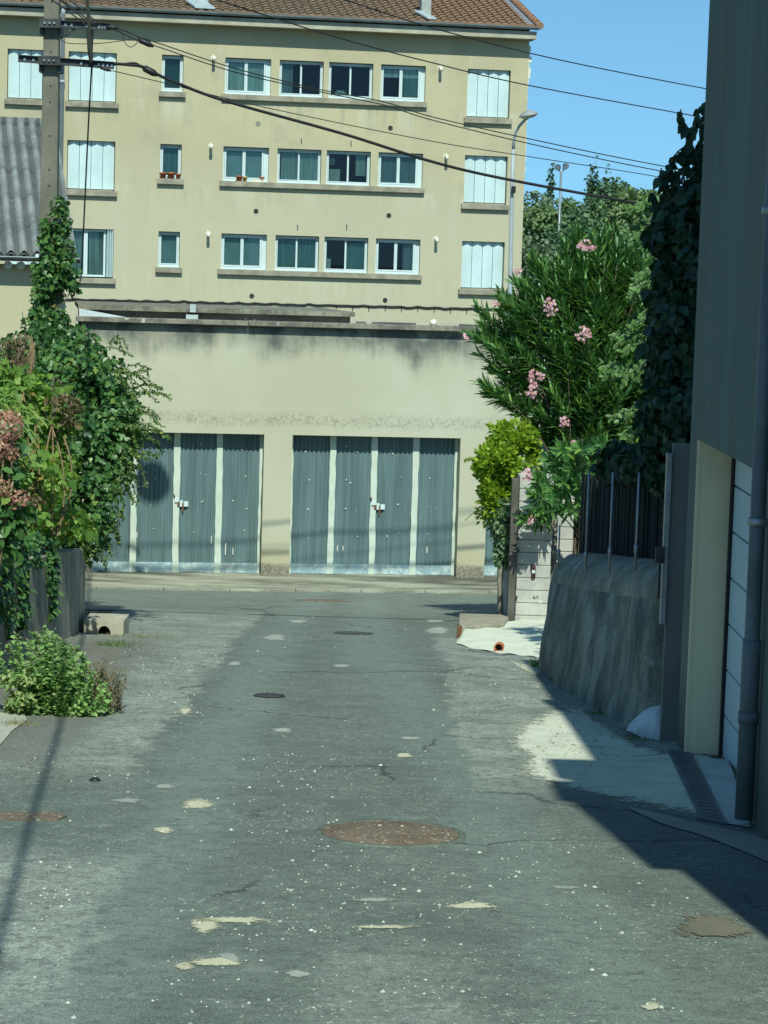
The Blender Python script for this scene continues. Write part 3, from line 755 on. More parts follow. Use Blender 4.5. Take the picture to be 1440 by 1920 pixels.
mb.build('wall', M_GWALL, gar)
def m_coping():
    t = NT('lichen_coping'); n = t.noise(3.0, 6, .7); f = t.noise(22, 5, .75); s = t.noise(6.5, 3, .6)
    c = t.mix(t.map(n, .35, .65), (.115, .112, .092), (.26, .25, .195))
    c = t.mix(t.math('MULTIPLY', t.map(f, .5, .68), .6), c, (.055, .056, .05))
    c = t.mix(t.math('MULTIPLY', t.map(s, .64, .68), .8), c, (.50, .51, .47)); t.bump(f, .5, .015); return t.done(c, .95, spec=.1)
M_COPING = m_coping()
def m_slab():
    t = NT('dark_weathered_slab'); n = t.noise(2.0, 6, .7); f = t.noise(18, 5, .75); s = t.noise(8.5, 3, .6)
    c = t.mix(t.map(n, .35, .65), (.055, .062, .062), (.12, .128, .122))
    c = t.mix(t.math('MULTIPLY', t.map(f, .5, .68), .5), c, (.17, .17, .15))
    c = t.mix(t.math('MULTIPLY', t.map(s, .665, .69), .85), c, (.50, .52, .50)); t.bump(f, .5, .015); return t.done(c, .95, spec=.1)
M_SLAB = m_slab()
mb = MB()
uu = G_L - .1
while uu < G_R + .1:
    L = 2.4 + random.random() * 1.5; b = min(uu + L, G_R + .1)
    j = random.uniform(-.004, .004)
    mb.fbox(FG, uu, b - .006, ZCOP + .001, ZCOP + .078 + j, -.28, .125 + j); uu = b
mb.build('coping', M_COPING, gar, bevel=.008)
mb = MB(); mb.fbox(FG, G_L, G_R, ZCOP - .12, ZCOP + .03, -GD, -.285); mb.build('roof', plain('roof_mortar', (.42, .40, .28), .95, .2, 1.5, 20, .3), gar)
u_end, _ = FG.hit(664, 595, -1.6)
z_up = FG.hit(400, 578, -1.6)[1]
mb = MB(); mb.fbox(FG, G_L, u_end - .06, ZCOP + .031, z_up - .075, -GD, -1.62); s = mb.build('roof_step', M_SLAB, gar)
mb = MB(); mb.fbox(FG, G_L - .05, u_end, z_up - .074, z_up, -GD, -1.50); mb.build('step_coping', M_COPING, s)
for a, b in ((668, 686), (698, 780), (862, 935)):     # small upstands left on the roof edge
    mb = MB(); ua, ub = FG.hit(a, 606, -.6)[0], FG.hit(b, 606, -.6)[0]; mb.fbox(FG, ua, ub, ZCOP + .031, ZCOP + .10, -.66, -.6)
    mb.build('roof_upstand', M_SLAB, gar)
mb = MB(); u, z = FG.hit(362, 592, -1.3); mb.fbox(FG, u - .11, u + .08, ZCOP + .031, ZCOP + .12, -1.48, -1.3); mb.fbox(FG, u - .045, u + .045, ZCOP + .1605, z_up + .06, -1.49, -1.38)
mb.build('roof_outlet', M_ZINC_LT, gar)
u, z = FG.hit(812, 606, -.35); mb = MB(); mb.lathe(FG.to(u, ZCOP + .07, -.33), [(0, -.0), (.05, 0), (.06, .05), (.045, .09), (0, .1)], 12); mb.build('roof_vent_cap', M_PLASTER, gar)
mb = MB(); ua, _ = FG.hit(148, 592, -1.55); mb.hexa([FG.to(ua, ZCOP + .04, -1.35), FG.to(ua + .75, ZCOP + .04, -1.35), FG.to(ua + .75, ZCOP + .04, -1.6), FG.to(ua, ZCOP + .04, -1.6),
     FG.to(ua, ZCOP + .17, -1.5), FG.to(ua + .75, ZCOP + .05, -1.5), FG.to(ua + .75, ZCOP + .05, -1.6), FG.to(ua, ZCOP + .17, -1.6)]); mb.build('roof_pale_wedge', M_ZINC_LT, gar)  # pale wedge-shaped sheet on the roof in front of the step

def garage_door(a, b):
    d = thing_part = None
    z0, z1 = ZGAR + .0, ZLIN + .05
    pw = (b - a) / 4; dd = -RECESS
    mb = MB(); per = .0705; nn = int((b - a) / per * 8)
    def fn(i, j):
        u = a + (b - a) * i; return FG.to(u, z0 + .158 + (z1 - z0 - .158) * j, dd - .014 + .0125 * math.sin(2 * math.pi * (u - a) / per))
    mb.grid(fn, nn, 1, True)
    body = mb.build('garage_door', M_DOOR, gar)
    mb = MB(); mb.fbox(FG, a, b, z0 + .004, z0 + .157, dd - .03, dd + .004)
    for i in range(int((b - a) / per)):
        u = a + (i + .5) * per
        if random.random() < .8: mb.lathe(FG.to(u, z0 + .012 + .006 * random.random(), dd + .003), [(.018 + .012 * random.random(), 0), (.006, .012), (0, .012)], 7, FG.n)
    mb.build('door_foot', M_DOORFOOT, body)
    for k in range(5):
        w = .048 if 0 < k < 4 else .02
        uc = a + pw * k + (0.02 if k == 0 else -.02 if k == 4 else 0)
        n = 14; mb = MB(); L = []; Rr = []
        for i in range(n + 1):
            z = z0 + .002 + (z1 - z0 - .002) * i / n; e = .007
            L.append((uc - w + random.uniform(-e, e), z)); Rr.append((uc + w + random.uniform(-e, e), z))
        for i in range(n):
            q = [L[i], Rr[i], Rr[i + 1], L[i + 1]]
            f_ = [FG.to(u, z, dd + .018) for u, z in q]; k_ = [FG.to(u, z, dd - .03) for u, z in q]
            mb.add(f_ + k_, [(0, 1, 2, 3), (1, 5, 6, 2), (4, 0, 3, 7)])
        mb.build('joint_strip', M_STRIP, body)
    mb = MB()   # daubs of white paint over the fixings
    for k in range(4):
        for zz in (.62, 1.08, 1.52, 1.98):
            for q in range(random.choice((1, 1, 2))):
                u = a + pw * (k + .5) + random.uniform(-.12, .12); r_ = random.uniform(.007, .014)
                mb.lathe(FG.to(u, z0 + zz + random.uniform(-.07, .07), dd + .0), [(r_, 0), (r_ * .6, .004), (0, .005)], 7, FG.n)
    for q in range(5):
        u = a + random.uniform(.2, b - a - .2); z = z0 + random.uniform(.25, .7); mb.fbox(FG, u, u + .012, z, z + random.uniform(.05, .14), dd - .002, dd + .003)
    mb.build('paint_dabs', M_PLASTER, body)
    # lock
    uc = a + pw * 2; zl = z0 + 1.08
    mb = MB(); mb.fbox(FG, uc + .055, uc + .10, zl - .04, zl + .06, dd, dd + .03); mb.fbox(FG, uc + .115, uc + .185, zl - .035, zl + .045, dd, dd + .034); lk = mb.build('lock_plate', M_PVC, body)
    mb = MB(); mb.fbox(FG, uc - .03, uc + .035, zl + .03, zl + .10, dd + .018, dd + .04); mb.build('hasp', M_PVC, body)
    mb = MB(); mb.fbox(FG, uc + .015, uc + .05, zl - .02, zl + .035, dd + .018, dd + .05); mb.fbox(FG, uc + .09, uc + .113, zl - .12, zl + .02, dd, dd + .045); mb.tube([FG.to(uc - .03, zl + .10, dd + .03), FG.to(uc - .045, zl + .16, dd + .03)], .012, 6)
    mb.build('padlock', M_RUST, lk)
    return body
for a, b in ops: garage_door(a + .004, b - .004)
mb = MB()
for a, b in ops: mb.add([FG.to(a, ZGAR - .02, -RECESS - .119), FG.to(b, ZGAR - .02, -RECESS - .119), FG.to(b, ZLIN, -RECESS - .119), FG.to(a, ZLIN, -RECESS - .119)], [(0, 1, 2, 3)])
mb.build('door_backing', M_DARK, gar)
# ================================================================== STREET LAMP BEHIND THE GARAGES
def lamp_post():
    Y = 66.5
    base = P(955, 575, Y); pts = [Vector((base.x, base.y, g(0, Y)))] + [P(a, b, Y) for a, b in ((956, 560), (960, 350), (962.5, 280))]
    t = thing('street_lamp', 'pale grey street lamp with curved arm at the corner of the apartment block', 'street lamp', pts[0])
    mb = MB(); mb.tube(pts, [.085, .07, .055, .05], 10); mb.build('pole', M_PIPE, t)
    mb = MB(); mb.tube([P(a, b, Y - c) for a, b, c in ((962.5, 280, 0), (963.5, 262, 0), (967, 248, .1), (974, 236, .2), (984, 225, .3), (990, 221, .35))], [.05, .042, .04, .04, .04, .04], 8); mb.build('arm', M_PIPE, t)
    c = P(991, 217, Y - .4); ax = Vector((-.22, -.05, 1)).normalized()
    mb = MB(); mb.lathe(c, [(.0, .16), (.08, .155), (.2, .10), (.27, .03), (.28, 0), (.26, -.01)], 20, ax); h = mb.build('lamp_head', plain('lamp_cap', (.26, .28, .27), .5, .1, 3, 20, 0), t)
    mb = MB(); mb.lathe(c, [(.262, -.004), (.2, -.05), (.1, -.075), (0, -.08)], 20, ax); mb.build('diffuser', plain('lamp_glass', (.52, .54, .50), .25, .05, 3, 20, 0), h)
    p = P(963, 355, Y - .12); mb = MB(); mb.box(p.x - .06, p.x + .06, p.y - .05, p.y + .05, p.z - .11, p.z + .09); mb.build('junction_box', M_BLACK, t)
lamp_post()

# ================================================================== LEFT HOUSE
ZE = FL.o.z
lh = thing('roadside_house', 'low beige house with corrugated grey sheet roof on the left corner', 'house', FL.to(-3, g(-6, 33)))
RISE, RUN = 2.12, 5.2; UL0, UL1 = -9.0, .02
mb = MB(); zt = ZE - .10
mb.fbox(FL, UL0, -.10, g(-6, 33) - .4, zt, -7.0, -.26)
mb.add([FL.to(-.10, zt, -.3), FL.to(-.10, zt, -7), FL.to(-.10, ZE + RISE - .25, -RUN)], [(0, 1, 2)])
mb.build('wall', M_HOUSE_L, lh)
PERF = .177
def roof_fib():
    mb = MB(); n = int((UL1 - UL0) / PERF); seg = 10; rows = 5; L = math.hypot(RISE, RUN) / rows
    per = (UL1 - UL0) / n
    sa, ca = RISE / math.hypot(RISE, RUN), RUN / math.hypot(RISE, RUN)
    vs = []; w = n * seg + 1
    for r_ in range(rows):
        for e in range(2):
            s = r_ * L + e * L * 1.03
            for i in range(w):
                ph = 2 * math.pi * i / seg
                h = .040 * math.cos(ph) + (.007 if e == 0 else 0)
                jit = .006 * math.sin(i * .37 + r_)
                vs.append(FL.to(UL1 - (UL1 - UL0) * i / (w - 1), ZE + .045 + s * sa + h, .06 + jit * (1 - e) - s * ca))
    fs = []
    for r_ in range(rows):
        b = 2 * r_ * w
        fs += [(b + i + 1, b + i, b + w + i, b + w + i + 1) for i in range(w - 1)]
    mb.add(vs, fs, True)
    # underside, so that the sheet has a thickness at the eave
    b = len(vs); vs2 = [FL.to(UL1 - (UL1 - UL0) * i / (w - 1), ZE + .018 + .030 * math.cos(2 * math.pi * i / seg), .055) for i in range(w)] + [FL.to(UL1 - (UL1 - UL0) * i / (w - 1), ZE + .05 + RISE - .09, -RUN) for i in range(w)]
    mb.add(vs2, [(i, i + 1, w + i + 1, w + i) for i in range(w - 1)], True)
    mb.add([FL.to(UL0, ZE + RISE, -RUN), FL.to(UL1, ZE + RISE, -RUN), FL.to(UL1, ZE, -RUN * 2), FL.to(UL0, ZE, -RUN * 2)], [(0, 1, 2, 3)])
    return mb
rf = roof_fib().build('roof', M_FIBRO, lh)
mb = MB(); mb.tube([FL.to(UL0, ZE + RISE + .03, -RUN), FL.to(UL1, ZE + RISE + .03, -RUN)], .10, 10); mb.build('ridge', M_FIBRO, rf)
gutter(FL, UL0, UL1 + .05, ZE - .005, -.03, .055, M_IRON, lh)
mb = MB(); mb.fbox(FL, UL0, UL1 + .05, ZE - .004, ZE + .008, .07, .084); mb.build('gutter_lip', M_ZINC_LT, lh)
mb = MB()
for i in range(48):
    u = -.2 - i * PERF
    mb.lathe(FL.to(u, ZE - .115, -.26), [(.055, 0), (.055, .13), (.04, .13), (.0, .12)], 12, FL.n)
mb.build('eave_tiles', M_PLASTER, lh)
# ================================================================== UTILITY POLE, CROSSARMS, CABLES
YP = 29.0
pc = P(98, 20, YP); PX = pc.x; PYW = YP
up = thing('utility_pole', 'tall concrete utility pole with ivy on its foot and two steel crossarms', 'utility pole', (PX, PYW, g(PX, PYW)))
def pole_half(z):   # half width by height
    k = (z - g(PX, PYW)) / 11.0; return .135 - .06 * k
ZTOP = 8.4
mb = MB(); zs = [g(PX, PYW) - .3, ZTOP]
def ring(z):
    h = pole_half(z); return [Vector((PX - h, PYW - h * .8, z)), Vector((PX + h, PYW - h * .8, z)), Vector((PX + h, PYW + h * .8, z)), Vector((PX - h, PYW + h * .8, z))]
mb.hexa(ring(zs[0]) + ring(zs[1])); mb.build('shaft', M_POLE, up, bevel=.012)
mb = MB(); z = g(PX, PYW) + 2.0
while z < 7:
    h = pole_half(z); mb.lathe((PX + .004, PYW - h * .8 - .0005, z), [(.0, .002), (.012, .002)], 10, (0, -1, 0)); z += .2 if int(z * 3.3) % 2 else .42
mb.build('bolt_holes', M_BLACK, up)
def arm(pa, pb, name, dy):
    a = P(*pa, YP - dy); b = P(*pb, YP - dy); a.y = b.y = YP - dy
    mb = MB(); up_ = Vector((0, 0, 1)); w = .045
    for s0, s1, y0, y1 in ((-w, -w + .008, 0, .05), (w - .008, w, 0, .05), (-w + .0082, w - .0082, .042, .05)):
        mb.hexa([a + Vector((0, y0, s0)), b + Vector((0, y0, s0)), b + Vector((0, y1, s0)), a + Vector((0, y1, s0)), a + Vector((0, y0, s1)), b + Vector((0, y0, s1)), b + Vector((0, y1, s1)), a + Vector((0, y1, s1))])
    o = mb.build(name, M_IRON, up)
    mb = MB(); n = 22
    for i in range(n):
        if i in (1, 3, 5, 9, 18, 19, 20, 21, 14, 7): 
            p = a.lerp(b, (i + .5) / n) + Vector((0, .0415, 0)); mb.lathe(p, [(0, .003), (.016, .003)], 9, (0, -1, 0))
    mb.build('punched_holes', M_PVC, o)
    mb = MB(); c = a.lerp(b, (PX - a.x) / (b.x - a.x)); h = pole_half(c.z)
    for sx in (-1, 1): mb.box(PX + sx * (h + .02) - .02, PX + sx * (h + .02) + .02, YP - h - .03, YP + h + .03, c.z - .14, c.z + .02)
    mb.box(PX - h - .04, PX + h + .04, YP - dy - .008, YP - dy - .001, c.z - .055, c.z + .055)
    mb.build('clamp', M_IRON, o)
    mb = MB()
    for q in (-.06, 0, .06): mb.tube([Vector((PX + q, YP - dy - .03, c.z)), Vector((PX + q, YP - dy - .01, c.z))], .014, 6)
    mb.build('bolts', M_STEEL, o)
    return a, b
ua_, ub_ = arm((79, 42.5), (205, 50), 'upper_crossarm', .19)
la_, lb_ = arm((33, 109), (213, 122.5), 'lower_crossarm', .19)
mb = MB(); a = P(113, 72, YP - .16); b = P(143, 52, YP - .16); mb.tube([a, b], .012, 6); mb.build('arm_stay', M_IRON, up)
# second lantern high on the pole (its shadow falls on the left garage door)
tip = Vector((PX + 1.42, YP - 1.15, 7.45))
mb = MB(); mb.tube([Vector((PX + .02, YP - .1, 6.9)), Vector((PX + .5, YP - .45, 7.3)), tip + Vector((-.3, .25, .1)), tip], .035, 8); mb.build('lamp_arm', M_STEEL, up)
mb = MB(); mb.lathe(tip + Vector((.18, -.15, -.1)), [(0, .17), (.1, .16), (.24, .08), (.29, -.02), (.26, -.06), (0, -.1)], 18); mb.build('lamp_head', M_STEEL, up)

def cable(name, pts, r, label, mat=None, sag=0.0, group='overhead lines', n=26, cat='cable', smooth=True):
    """a line hung through the given points (Catmull-Rom)"""
    pts = [Vector(p) for p in pts]; out = []
    q = [pts[0] * 2 - pts[1]] + pts + [pts[-1] * 2 - pts[-2]]
    for i in range(1, len(q) - 2):
        for k in range(n):
            t = k / n; p0, p1, p2, p3 = q[i - 1], q[i], q[i + 1], q[i + 2]
            p = .5 * ((2 * p1) + (-p0 + p2) * t + (2 * p0 - 5 * p1 + 4 * p2 - p3) * t * t + (-p0 + 3 * p1 - 3 * p2 + p3) * t ** 3)
            if len(pts) == 2: p.z -= sag * 4 * t * (1 - t)
            out.append(p)
    out.append(pts[-1]); mb = MB(); mb.tube(out, r, 6)
    o = mb.build(name, mat or M_BLACK); tag(o, label, cat, group); return o
def across(pl, y0=28.8, y1=31.6, x0=200, x1=1230):
    return [P(a, b, y0 + (y1 - y0) * (a - x0) / (x1 - x0)) for a, b in pl]
END = lambda px, py: P(px, py, 32.2)
cable('overhead_cable', across([(213, 119), (246, 122), (266, 125), (290, 137), (330, 155), (425, 190), (640, 250), (875, 320), (1200, 382)]) + [P(1400, 416, 32.2), P(1530, 430, 32.5)], .021, 'thick black cable sweeping across the lane from the lower crossarm')
cable('overhead_cable', across([(213, 122), (250, 118), (266, 124.5), (292, 137)]), .012, 'short black loop above the clamp of the thick cable')
cable('overhead_wire', across([(205, 50), (232, 57), (262, 70), (300, 82), (440, 128), (600, 168), (720, 191), (810, 219), (1000, 262), (1225, 308)]) + [P(1530, 362, 32.4)], .0075, 'upper of the close wire pair from the end of the upper crossarm', cat='wire')
cable('overhead_wire', across([(205, 51), (224, 60), (262, 77), (300, 89), (440, 135), (600, 172), (720, 197), (810, 225), (1000, 271), (1225, 318)]) + [P(1530, 374, 32.4)], .0075, 'lower of the close wire pair with black splice from the upper crossarm', cat='wire')
cable('overhead_wire', across([(186, 126), (208, 132), (310, 156), (500, 202), (800, 263), (1000, 295), (1225, 330)]) + [P(1530, 386, 32.4)], .006, 'thin lone wire leaving just below the lower crossarm', cat='wire')
cable('overhead_wire', across([(340, -22), (408, 0), (585, 56), (685, 85), (800, 115), (991, 160), (1329, 222)], 24, 31, 340, 1330) + [P(1560, 262, 32.4)], .0075, 'second highest wire crossing the blue sky to the dark wall', cat='wire')
cable('overhead_wire', across([(560, -30), (654, 2), (786, 45), (880, 71), (995, 100), (1129, 129), (1333, 168)], 24, 31, 560, 1330) + [P(1560, 208, 32.4)], .0075, 'highest wire crossing the blue sky to the dark wall', cat='wire')
def splice(a, b, y, r, lb):
    p, q = P(*a, y), P(*b, y); mb = MB(); v = q - p
    mb.tube([p, p + v * .08, p + v * .12, p + v * .75, p + v * .8, q], [r * .5, r * .8, r, r, r * .8, r * .5], 10)
    tag(mb.build('cable_splice', M_BLACK), lb, 'cable clamp', 'clamps and splices on the overhead lines')
splice((259, 74), (288, 87), 28.96, .036, 'fat black splice sleeve on the lower wire of the pair')
splice((187, 126), (208, 133), 28.79, .022, 'small black sleeve under the end of the lower crossarm')
splice((268, 126.5), (296, 141), 28.98, .045, 'long grey clamp on the thick cable near the pole')
splice((198, 50.5), (222, 52.5), 28.79, .030, 'pale insulator at the tip of the upper crossarm')
cable('looped_wire', [P(a, b, 28.85) for a, b in ((116, 70), (118, 78), (140, 82), (190, 81), (238, 75), (252, 72), (257, 80), (246, 88), (236, 82), (228, 62), (218, 52))], .0055, 'slack loop of thin wire hanging under the upper crossarm', cat='wire', n=10)
# lines towards the viewer, overhead along the lane; they cast the long shadow on the asphalt
def along(px, py, off, r, label, zoff=0.0):
    a = P(px, py, 28.8)
    cable('overhead_wire' if r < .02 else 'overhead_cable', [a, Vector((-2.45 + off * .9, 18.0, 4.3 + zoff)), Vector((-1.60 + off, 10.5, 4.5 + zoff)), Vector((-.90 + off, 3.95, 4.7 + zoff)), Vector((.85 + off, -11, 5.6 + zoff))], r, label, cat='wire' if r < .02 else 'cable', group='lines along the lane')
along(171, 116, 0, .017, 'thick cable rising from the lower crossarm towards the viewer')
along(163, 48, -1.35, .008, 'first thin wire rising towards the viewer from the upper crossarm', .5)
along(173, 49, -1.25, .008, 'second thin wire rising towards the viewer from the upper crossarm', .55)
along(181, 49.5, -1.15, .008, 'third thin wire rising towards the viewer from the upper crossarm', .45)
along(191, 50, -1.05, .008, 'outermost thin wire rising towards the viewer from the upper crossarm', .5)
cable('dropped_cable', [P(172, 56, 28.8), P(172, 118, 28.8), P(166, 230, 28.9), P(158, 400, 29.2), P(153, 505, 29.4), P(150, 528, 29.4)], .011, 'dark cable dropping straight down beside the pole past the shutters', group='lines at the pole')
cable('dropped_cable', [P(164, 56, 28.8), P(166, 95, 28.8), P(170, 118, 28.8)], .014, 'short dark cable joining both crossarms, left of two', group='lines at the pole')
cable('dropped_cable', [P(174, 56, 28.8), P(172, 95, 28.8), P(169, 118, 28.8)], .014, 'short dark cable joining both crossarms, right of two', group='lines at the pole')
def far_pole(x, y, h, lb):
    t = thing('line_pole', lb, 'utility pole', (x, y, g(x, y)))
    mb = MB(); mb.tube([Vector((x, y, g(x, y) - .3)), Vector((x, y, g(x, y) + h))], [.13, .09], 10); mb.build('shaft', M_WOOD, t)
    mb = MB(); mb.box(x - .7, x + .7, y - .05, y + .05, g(x, y) + h - .6, g(x, y) + h - .5); mb.build('crossarm', M_IRON, t)
pe = P(1545, 300, 32.4)
far_pole(pe.x, 32.5, 7.4, 'round timber pole that takes the lines behind the right-hand house')
far_pole(.9, -11.1, 6.4, 'round timber pole up the lane that takes the lines behind the viewer')
def m_spot(name, c1, c2, body=1.0):
    t = NT(name); n = t.noise(30, 5, .85); n2 = t.noise(9, 4, .7); f = t.noise(80, 3, .7)
    at = t.n('Attribute'); at.attribute_name = 'edge'
    k = t.math('ADD', t.math('MULTIPLY', at.outputs['Fac'], body), t.math('ADD', t.math('MULTIPLY', t.math('SUBTRACT', n, .5), 2.4), t.math('MULTIPLY', t.math('SUBTRACT', n2, .5), 1.2)))
    t.sock(t.b.inputs['Base Color'], t.mix(t.map(t.math('ADD', t.math('MULTIPLY', f, .55), t.math('MULTIPLY', t.noise(3.5, 5, .7), .45)), .36, .64), c1, c2)); t.b.inputs['Roughness'].default_value = .95; t.bump(f, .5, .006)
    tr = t.n('BsdfTransparent'); mx = t.n('MixShader'); t.l(t.map(k, .34, .66), mx.inputs[0]); t.l(tr.outputs[0], mx.inputs[1]); t.l(t.b.outputs[0], mx.inputs[2]); t.l(mx.outputs[0], t.out.inputs[0]); return t.m
# ================================================================== RIGHT HOUSE
HX = 2.0; HY = 14.95           # street face x, far corner y
HH = 5.9                      # wall height over the far corner's ground
rh = thing('street_house', 'grey rendered house wall in shadow along the right edge of the lane', 'house', (HX + 2, 10, g(4, 10)))
ZB = -1.6; ZT = g(0, HY) + HH
O0, O1 = 11.95, HY - .40       # garage opening along y
OZ = EYE.z - .975
FH = Facade((HX, HY, 0), R(-90))   # u runs towards the viewer (decreasing y), d towards the street (-x)
FH.e = Vector((0, -1, 0)); FH.n = Vector((-1, 0, 0))
mb = MB()
wall_sheet(mb, FH, 0, HY - 5.6, ZB, ZT, [(HY - O1, HY - O0, ZB + .01, OZ)], .003)
for a, b in (((HX, HY), (HX + 7, HY)), ((HX + 7, HY), (HX + 7, 5.6)), ((HX + 7, 5.6), (HX, 5.6))):
    mb.add([(a[0], a[1], ZB), (b[0], b[1], ZB), (b[0], b[1], ZT), (a[0], a[1], ZT)], [(0, 1, 2, 3)])
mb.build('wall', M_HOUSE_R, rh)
JD = .215
mb = MB()    # reveals of the garage opening
mb.add([(HX, O1, ZB), (HX + JD, O1, ZB), (HX + JD, O1, OZ), (HX, O1, OZ)], [(0, 1, 2, 3)])
mb.add([(HX, O0, ZB), (HX + JD, O0, ZB), (HX + JD, O0, OZ), (HX, O0, OZ)], [(3, 2, 1, 0)])
mb.add([(HX, O0, OZ), (HX + JD, O0, OZ), (HX + JD, O1, OZ), (HX, O1, OZ)], [(0, 1, 2, 3)])
mb.build('door_jamb', M_JAMB, rh)
mb = MB()
nz = 7; zb = g(0, O1) - .02
for i in range(nz):
    za, zc = zb + (OZ - zb + .02) * i / nz, zb + (OZ - zb + .02) * (i + 1) / nz - .012
    mb.box(HX + JD + .02, HX + JD + .05, O0 - .05, O1 - .05, za + (0 if i else -1), zc)
d = mb.build('garage_door', M_PVC, rh, bevel=.004)
mb = MB(); mb.box(HX + JD - .0, HX + JD + .045, O1 - .048, O1 - .002, ZB, OZ - .002); mb.build('door_seal', M_BLACK, d)
mb = MB()
mb.box(HX - .004, HX + .016, O1 - .004, O1 + .03, ZB, OZ)
mb.build('corner_bead', M_JAMB, rh)
mb = MB(); YD = 11.75; XD = HX - .062
mb.tube([(XD, YD, ZT + .2), (XD, YD, g(0, YD) + .95), (XD, YD, g(0, YD) + .949)], .040, 14, cap=False)
mb.tube([(XD, YD, g(0, YD) + 1.0), (XD, YD, g(0, YD) + .93), (XD, YD, g(0, YD) + .05)], [.049, .049, .047], 14)
mb.tube([(XD, YD, g(0, YD) + .62), (XD, YD, g(0, YD) + .56)], .054, 14)
dp = mb.build('downpipe', M_PIPE_DK, rh)
for h in (1.6, 3.2):
    mb = MB(); mb.tube([(XD, YD, g(0, YD) + h), (XD, YD, g(0, YD) + h + .04)], .052, 14); mb.box(XD + .04, HX, YD - .015, YD + .015, g(0, YD) + h + .005, g(0, YD) + h + .035)
    mb.build('pipe_bracket', M_STEEL, dp)
mb = MB(); mb.box(HX + .005, HX + .6, 5.62, HY - .005, ZT + .001, ZT + .09)
mb.add([(HX - .03, 5.56, ZT + .1), (HX - .03, HY + .04, ZT + .1), (HX + 3.6, HY + .04, ZT + 1.4), (HX + 3.6, 5.56, ZT + 1.4)], [(0, 1, 2, 3)])
mb.add([(HX + 3.6, 5.56, ZT + 1.4), (HX + 3.6, HY + .04, ZT + 1.4), (HX + 7.3, HY + .04, ZT + .1), (HX + 7.3, 5.56, ZT + .1)], [(0, 1, 2, 3)])
rr = mb.build('roof', M_TILE, rh)
def stack(y0, y1, top):
    mb = MB(); mb.box(HX - .15, HX + .4, y0, y1, ZT - .3, top); mb.box(HX - .20, HX + .46, y0 - .06, y1 + .06, top, top + .1); mb.build('chimney', M_HOUSE_R, rr)
stack(5.75, 6.25, 6.65)
stack(7.0, 7.6, 6.1)

# ================================================================== THICK OLD WALL WITH RAIL AND REED SCREEN
def m_oldwall():
    t = NT('old_cement_wall'); x, y, z = t.xyz()
    s = t.noise(1.0, 6, .62, t.scaled((3.4, 3.4, 1.1))); n = t.noise(2.6, 5, .65); f = t.noise(34, 4, .75)
    c = t.mix(t.map(s, .32, .66), (.095, .118, .105), (.315, .345, .285))
    c = t.mix(t.math('MULTIPLY', t.map(n, .42, .68), .75), c, (.125, .125, .09))
    runs = t.noise(1.0, 5, .7, t.scaled((11, 11, .9), loc=(2, 0, 0)))
    c = t.mix(t.math('MULTIPLY', t.map(runs, .63, .72), .6), c, (.42, .44, .40))
    c = t.mix(t.math('MULTIPLY', t.map(f, .52, .66), .6), c, (.055, .065, .058)); pit = t.map(t.voro(26), .16, .05); c = t.mix(t.math('MULTIPLY', pit, t.map(n, .45, .6)), c, (.04, .045, .04)); c = t.mix(t.math('MULTIPLY', t.map(t.noise(7, 5, .75), .60, .70), .55), c, (.36, .39, .335))
    t.bump(t.math('ADD', t.math('MULTIPLY', f, 1.6), t.math('SUBTRACT', n, pit)), .6, .012); return t.done(c, .95, spec=.15)
M_OLD = m_oldwall()
ow = thing('boundary_wall', 'thick rounded old cement wall streaked dark, right of the lane', 'wall', (1.75, 17, g(0, 17)))
path = []
a0 = G(1013, 1262); a1 = G(1088, 1312); a2 = G(1180, 1362)
ctrl = [Vector((a0.x + .02, a0.y + .5, 0)), Vector((a0.x, a0.y, 0)), Vector((a1.x, a1.y, 0)), Vector((a2.x - .02, a2.y, 0)), Vector((a2.x + .17, a2.y - .30, 0)), Vector((a2.x + .36, a2.y - .34, 0)), Vector((a2.x + .62, a2.y - .22, 0))]
def crom(q, n):
    q = [q[0] * 2 - q[1]] + q + [q[-1] * 2 - q[-2]]; out = []
    for i in range(1, len(q) - 2):
        for k in range(n):
            t = k / n; p0, p1, p2, p3 = q[i - 1], q[i], q[i + 1], q[i + 2]
            out.append(.5 * ((2 * p1) + (-p0 + p2) * t + (2 * p0 - 5 * p1 + 4 * p2 - p3) * t * t + (-p0 + 3 * p1 - 3 * p2 + p3) * t ** 3))
    out.append(q[-2].copy()); return out
path = crom(ctrl, 8)
def wall_top(i): 
    k = i / (len(path) - 1); return .99 + .20 * min(1, k / .5) - .24 * max(0, (k - .50) / .36) ** 1.8
mb = MB(); vs = []; NP = len(path); RT = .27
for i, p in enumerate(path):
    t = (path[min(i + 1, NP - 1)] - path[max(i - 1, 0)]).normalized(); nrm = Vector((t.y, -t.x, 0)) * 1.0   # right of travel
    nrm = -nrm if nrm.x > 0 and i < 20 else nrm
    zg = g(p.x, p.y); H = wall_top(i)
    sec = [(-.02, -.1), (.0, .08)] + [(.10 * q, .08 + (H - RT - .08) * q) for q in (.2, .4, .6, .8)] + [(.10, H - RT)] + [(.10 + RT * (1 - math.cos(a)), H - RT + RT * math.sin(a)) for a in [R(q) for q in (18, 36, 54, 72, 90)]] + [(.52, H - .01), (.54, -.1)]
    # d counts into the wall, away from the lane
    into = Vector((-t.y, t.x, 0))
    for d_, h_ in sec:
        w = .016 * math.sin(i * .31 + h_ * 3.1) + .010 * math.sin(i * .83 + h_ * 6) + .008 * math.sin(i * 1.7 - h_ * 11) + random.uniform(-.004, .004)
        vs.append(Vector((p.x, p.y, zg + h_)) + into * (d_ + w))
NS = len(sec)
fs = [(i * NS + k, i * NS + k + 1, (i + 1) * NS + k + 1, (i + 1) * NS + k) for i in range(NP - 1) for k in (0, 1, 2, 3, 4, 5, NS - 2)]
fs += [tuple(range(NS)), tuple(reversed(range((NP - 1) * NS, NP * NS)))]
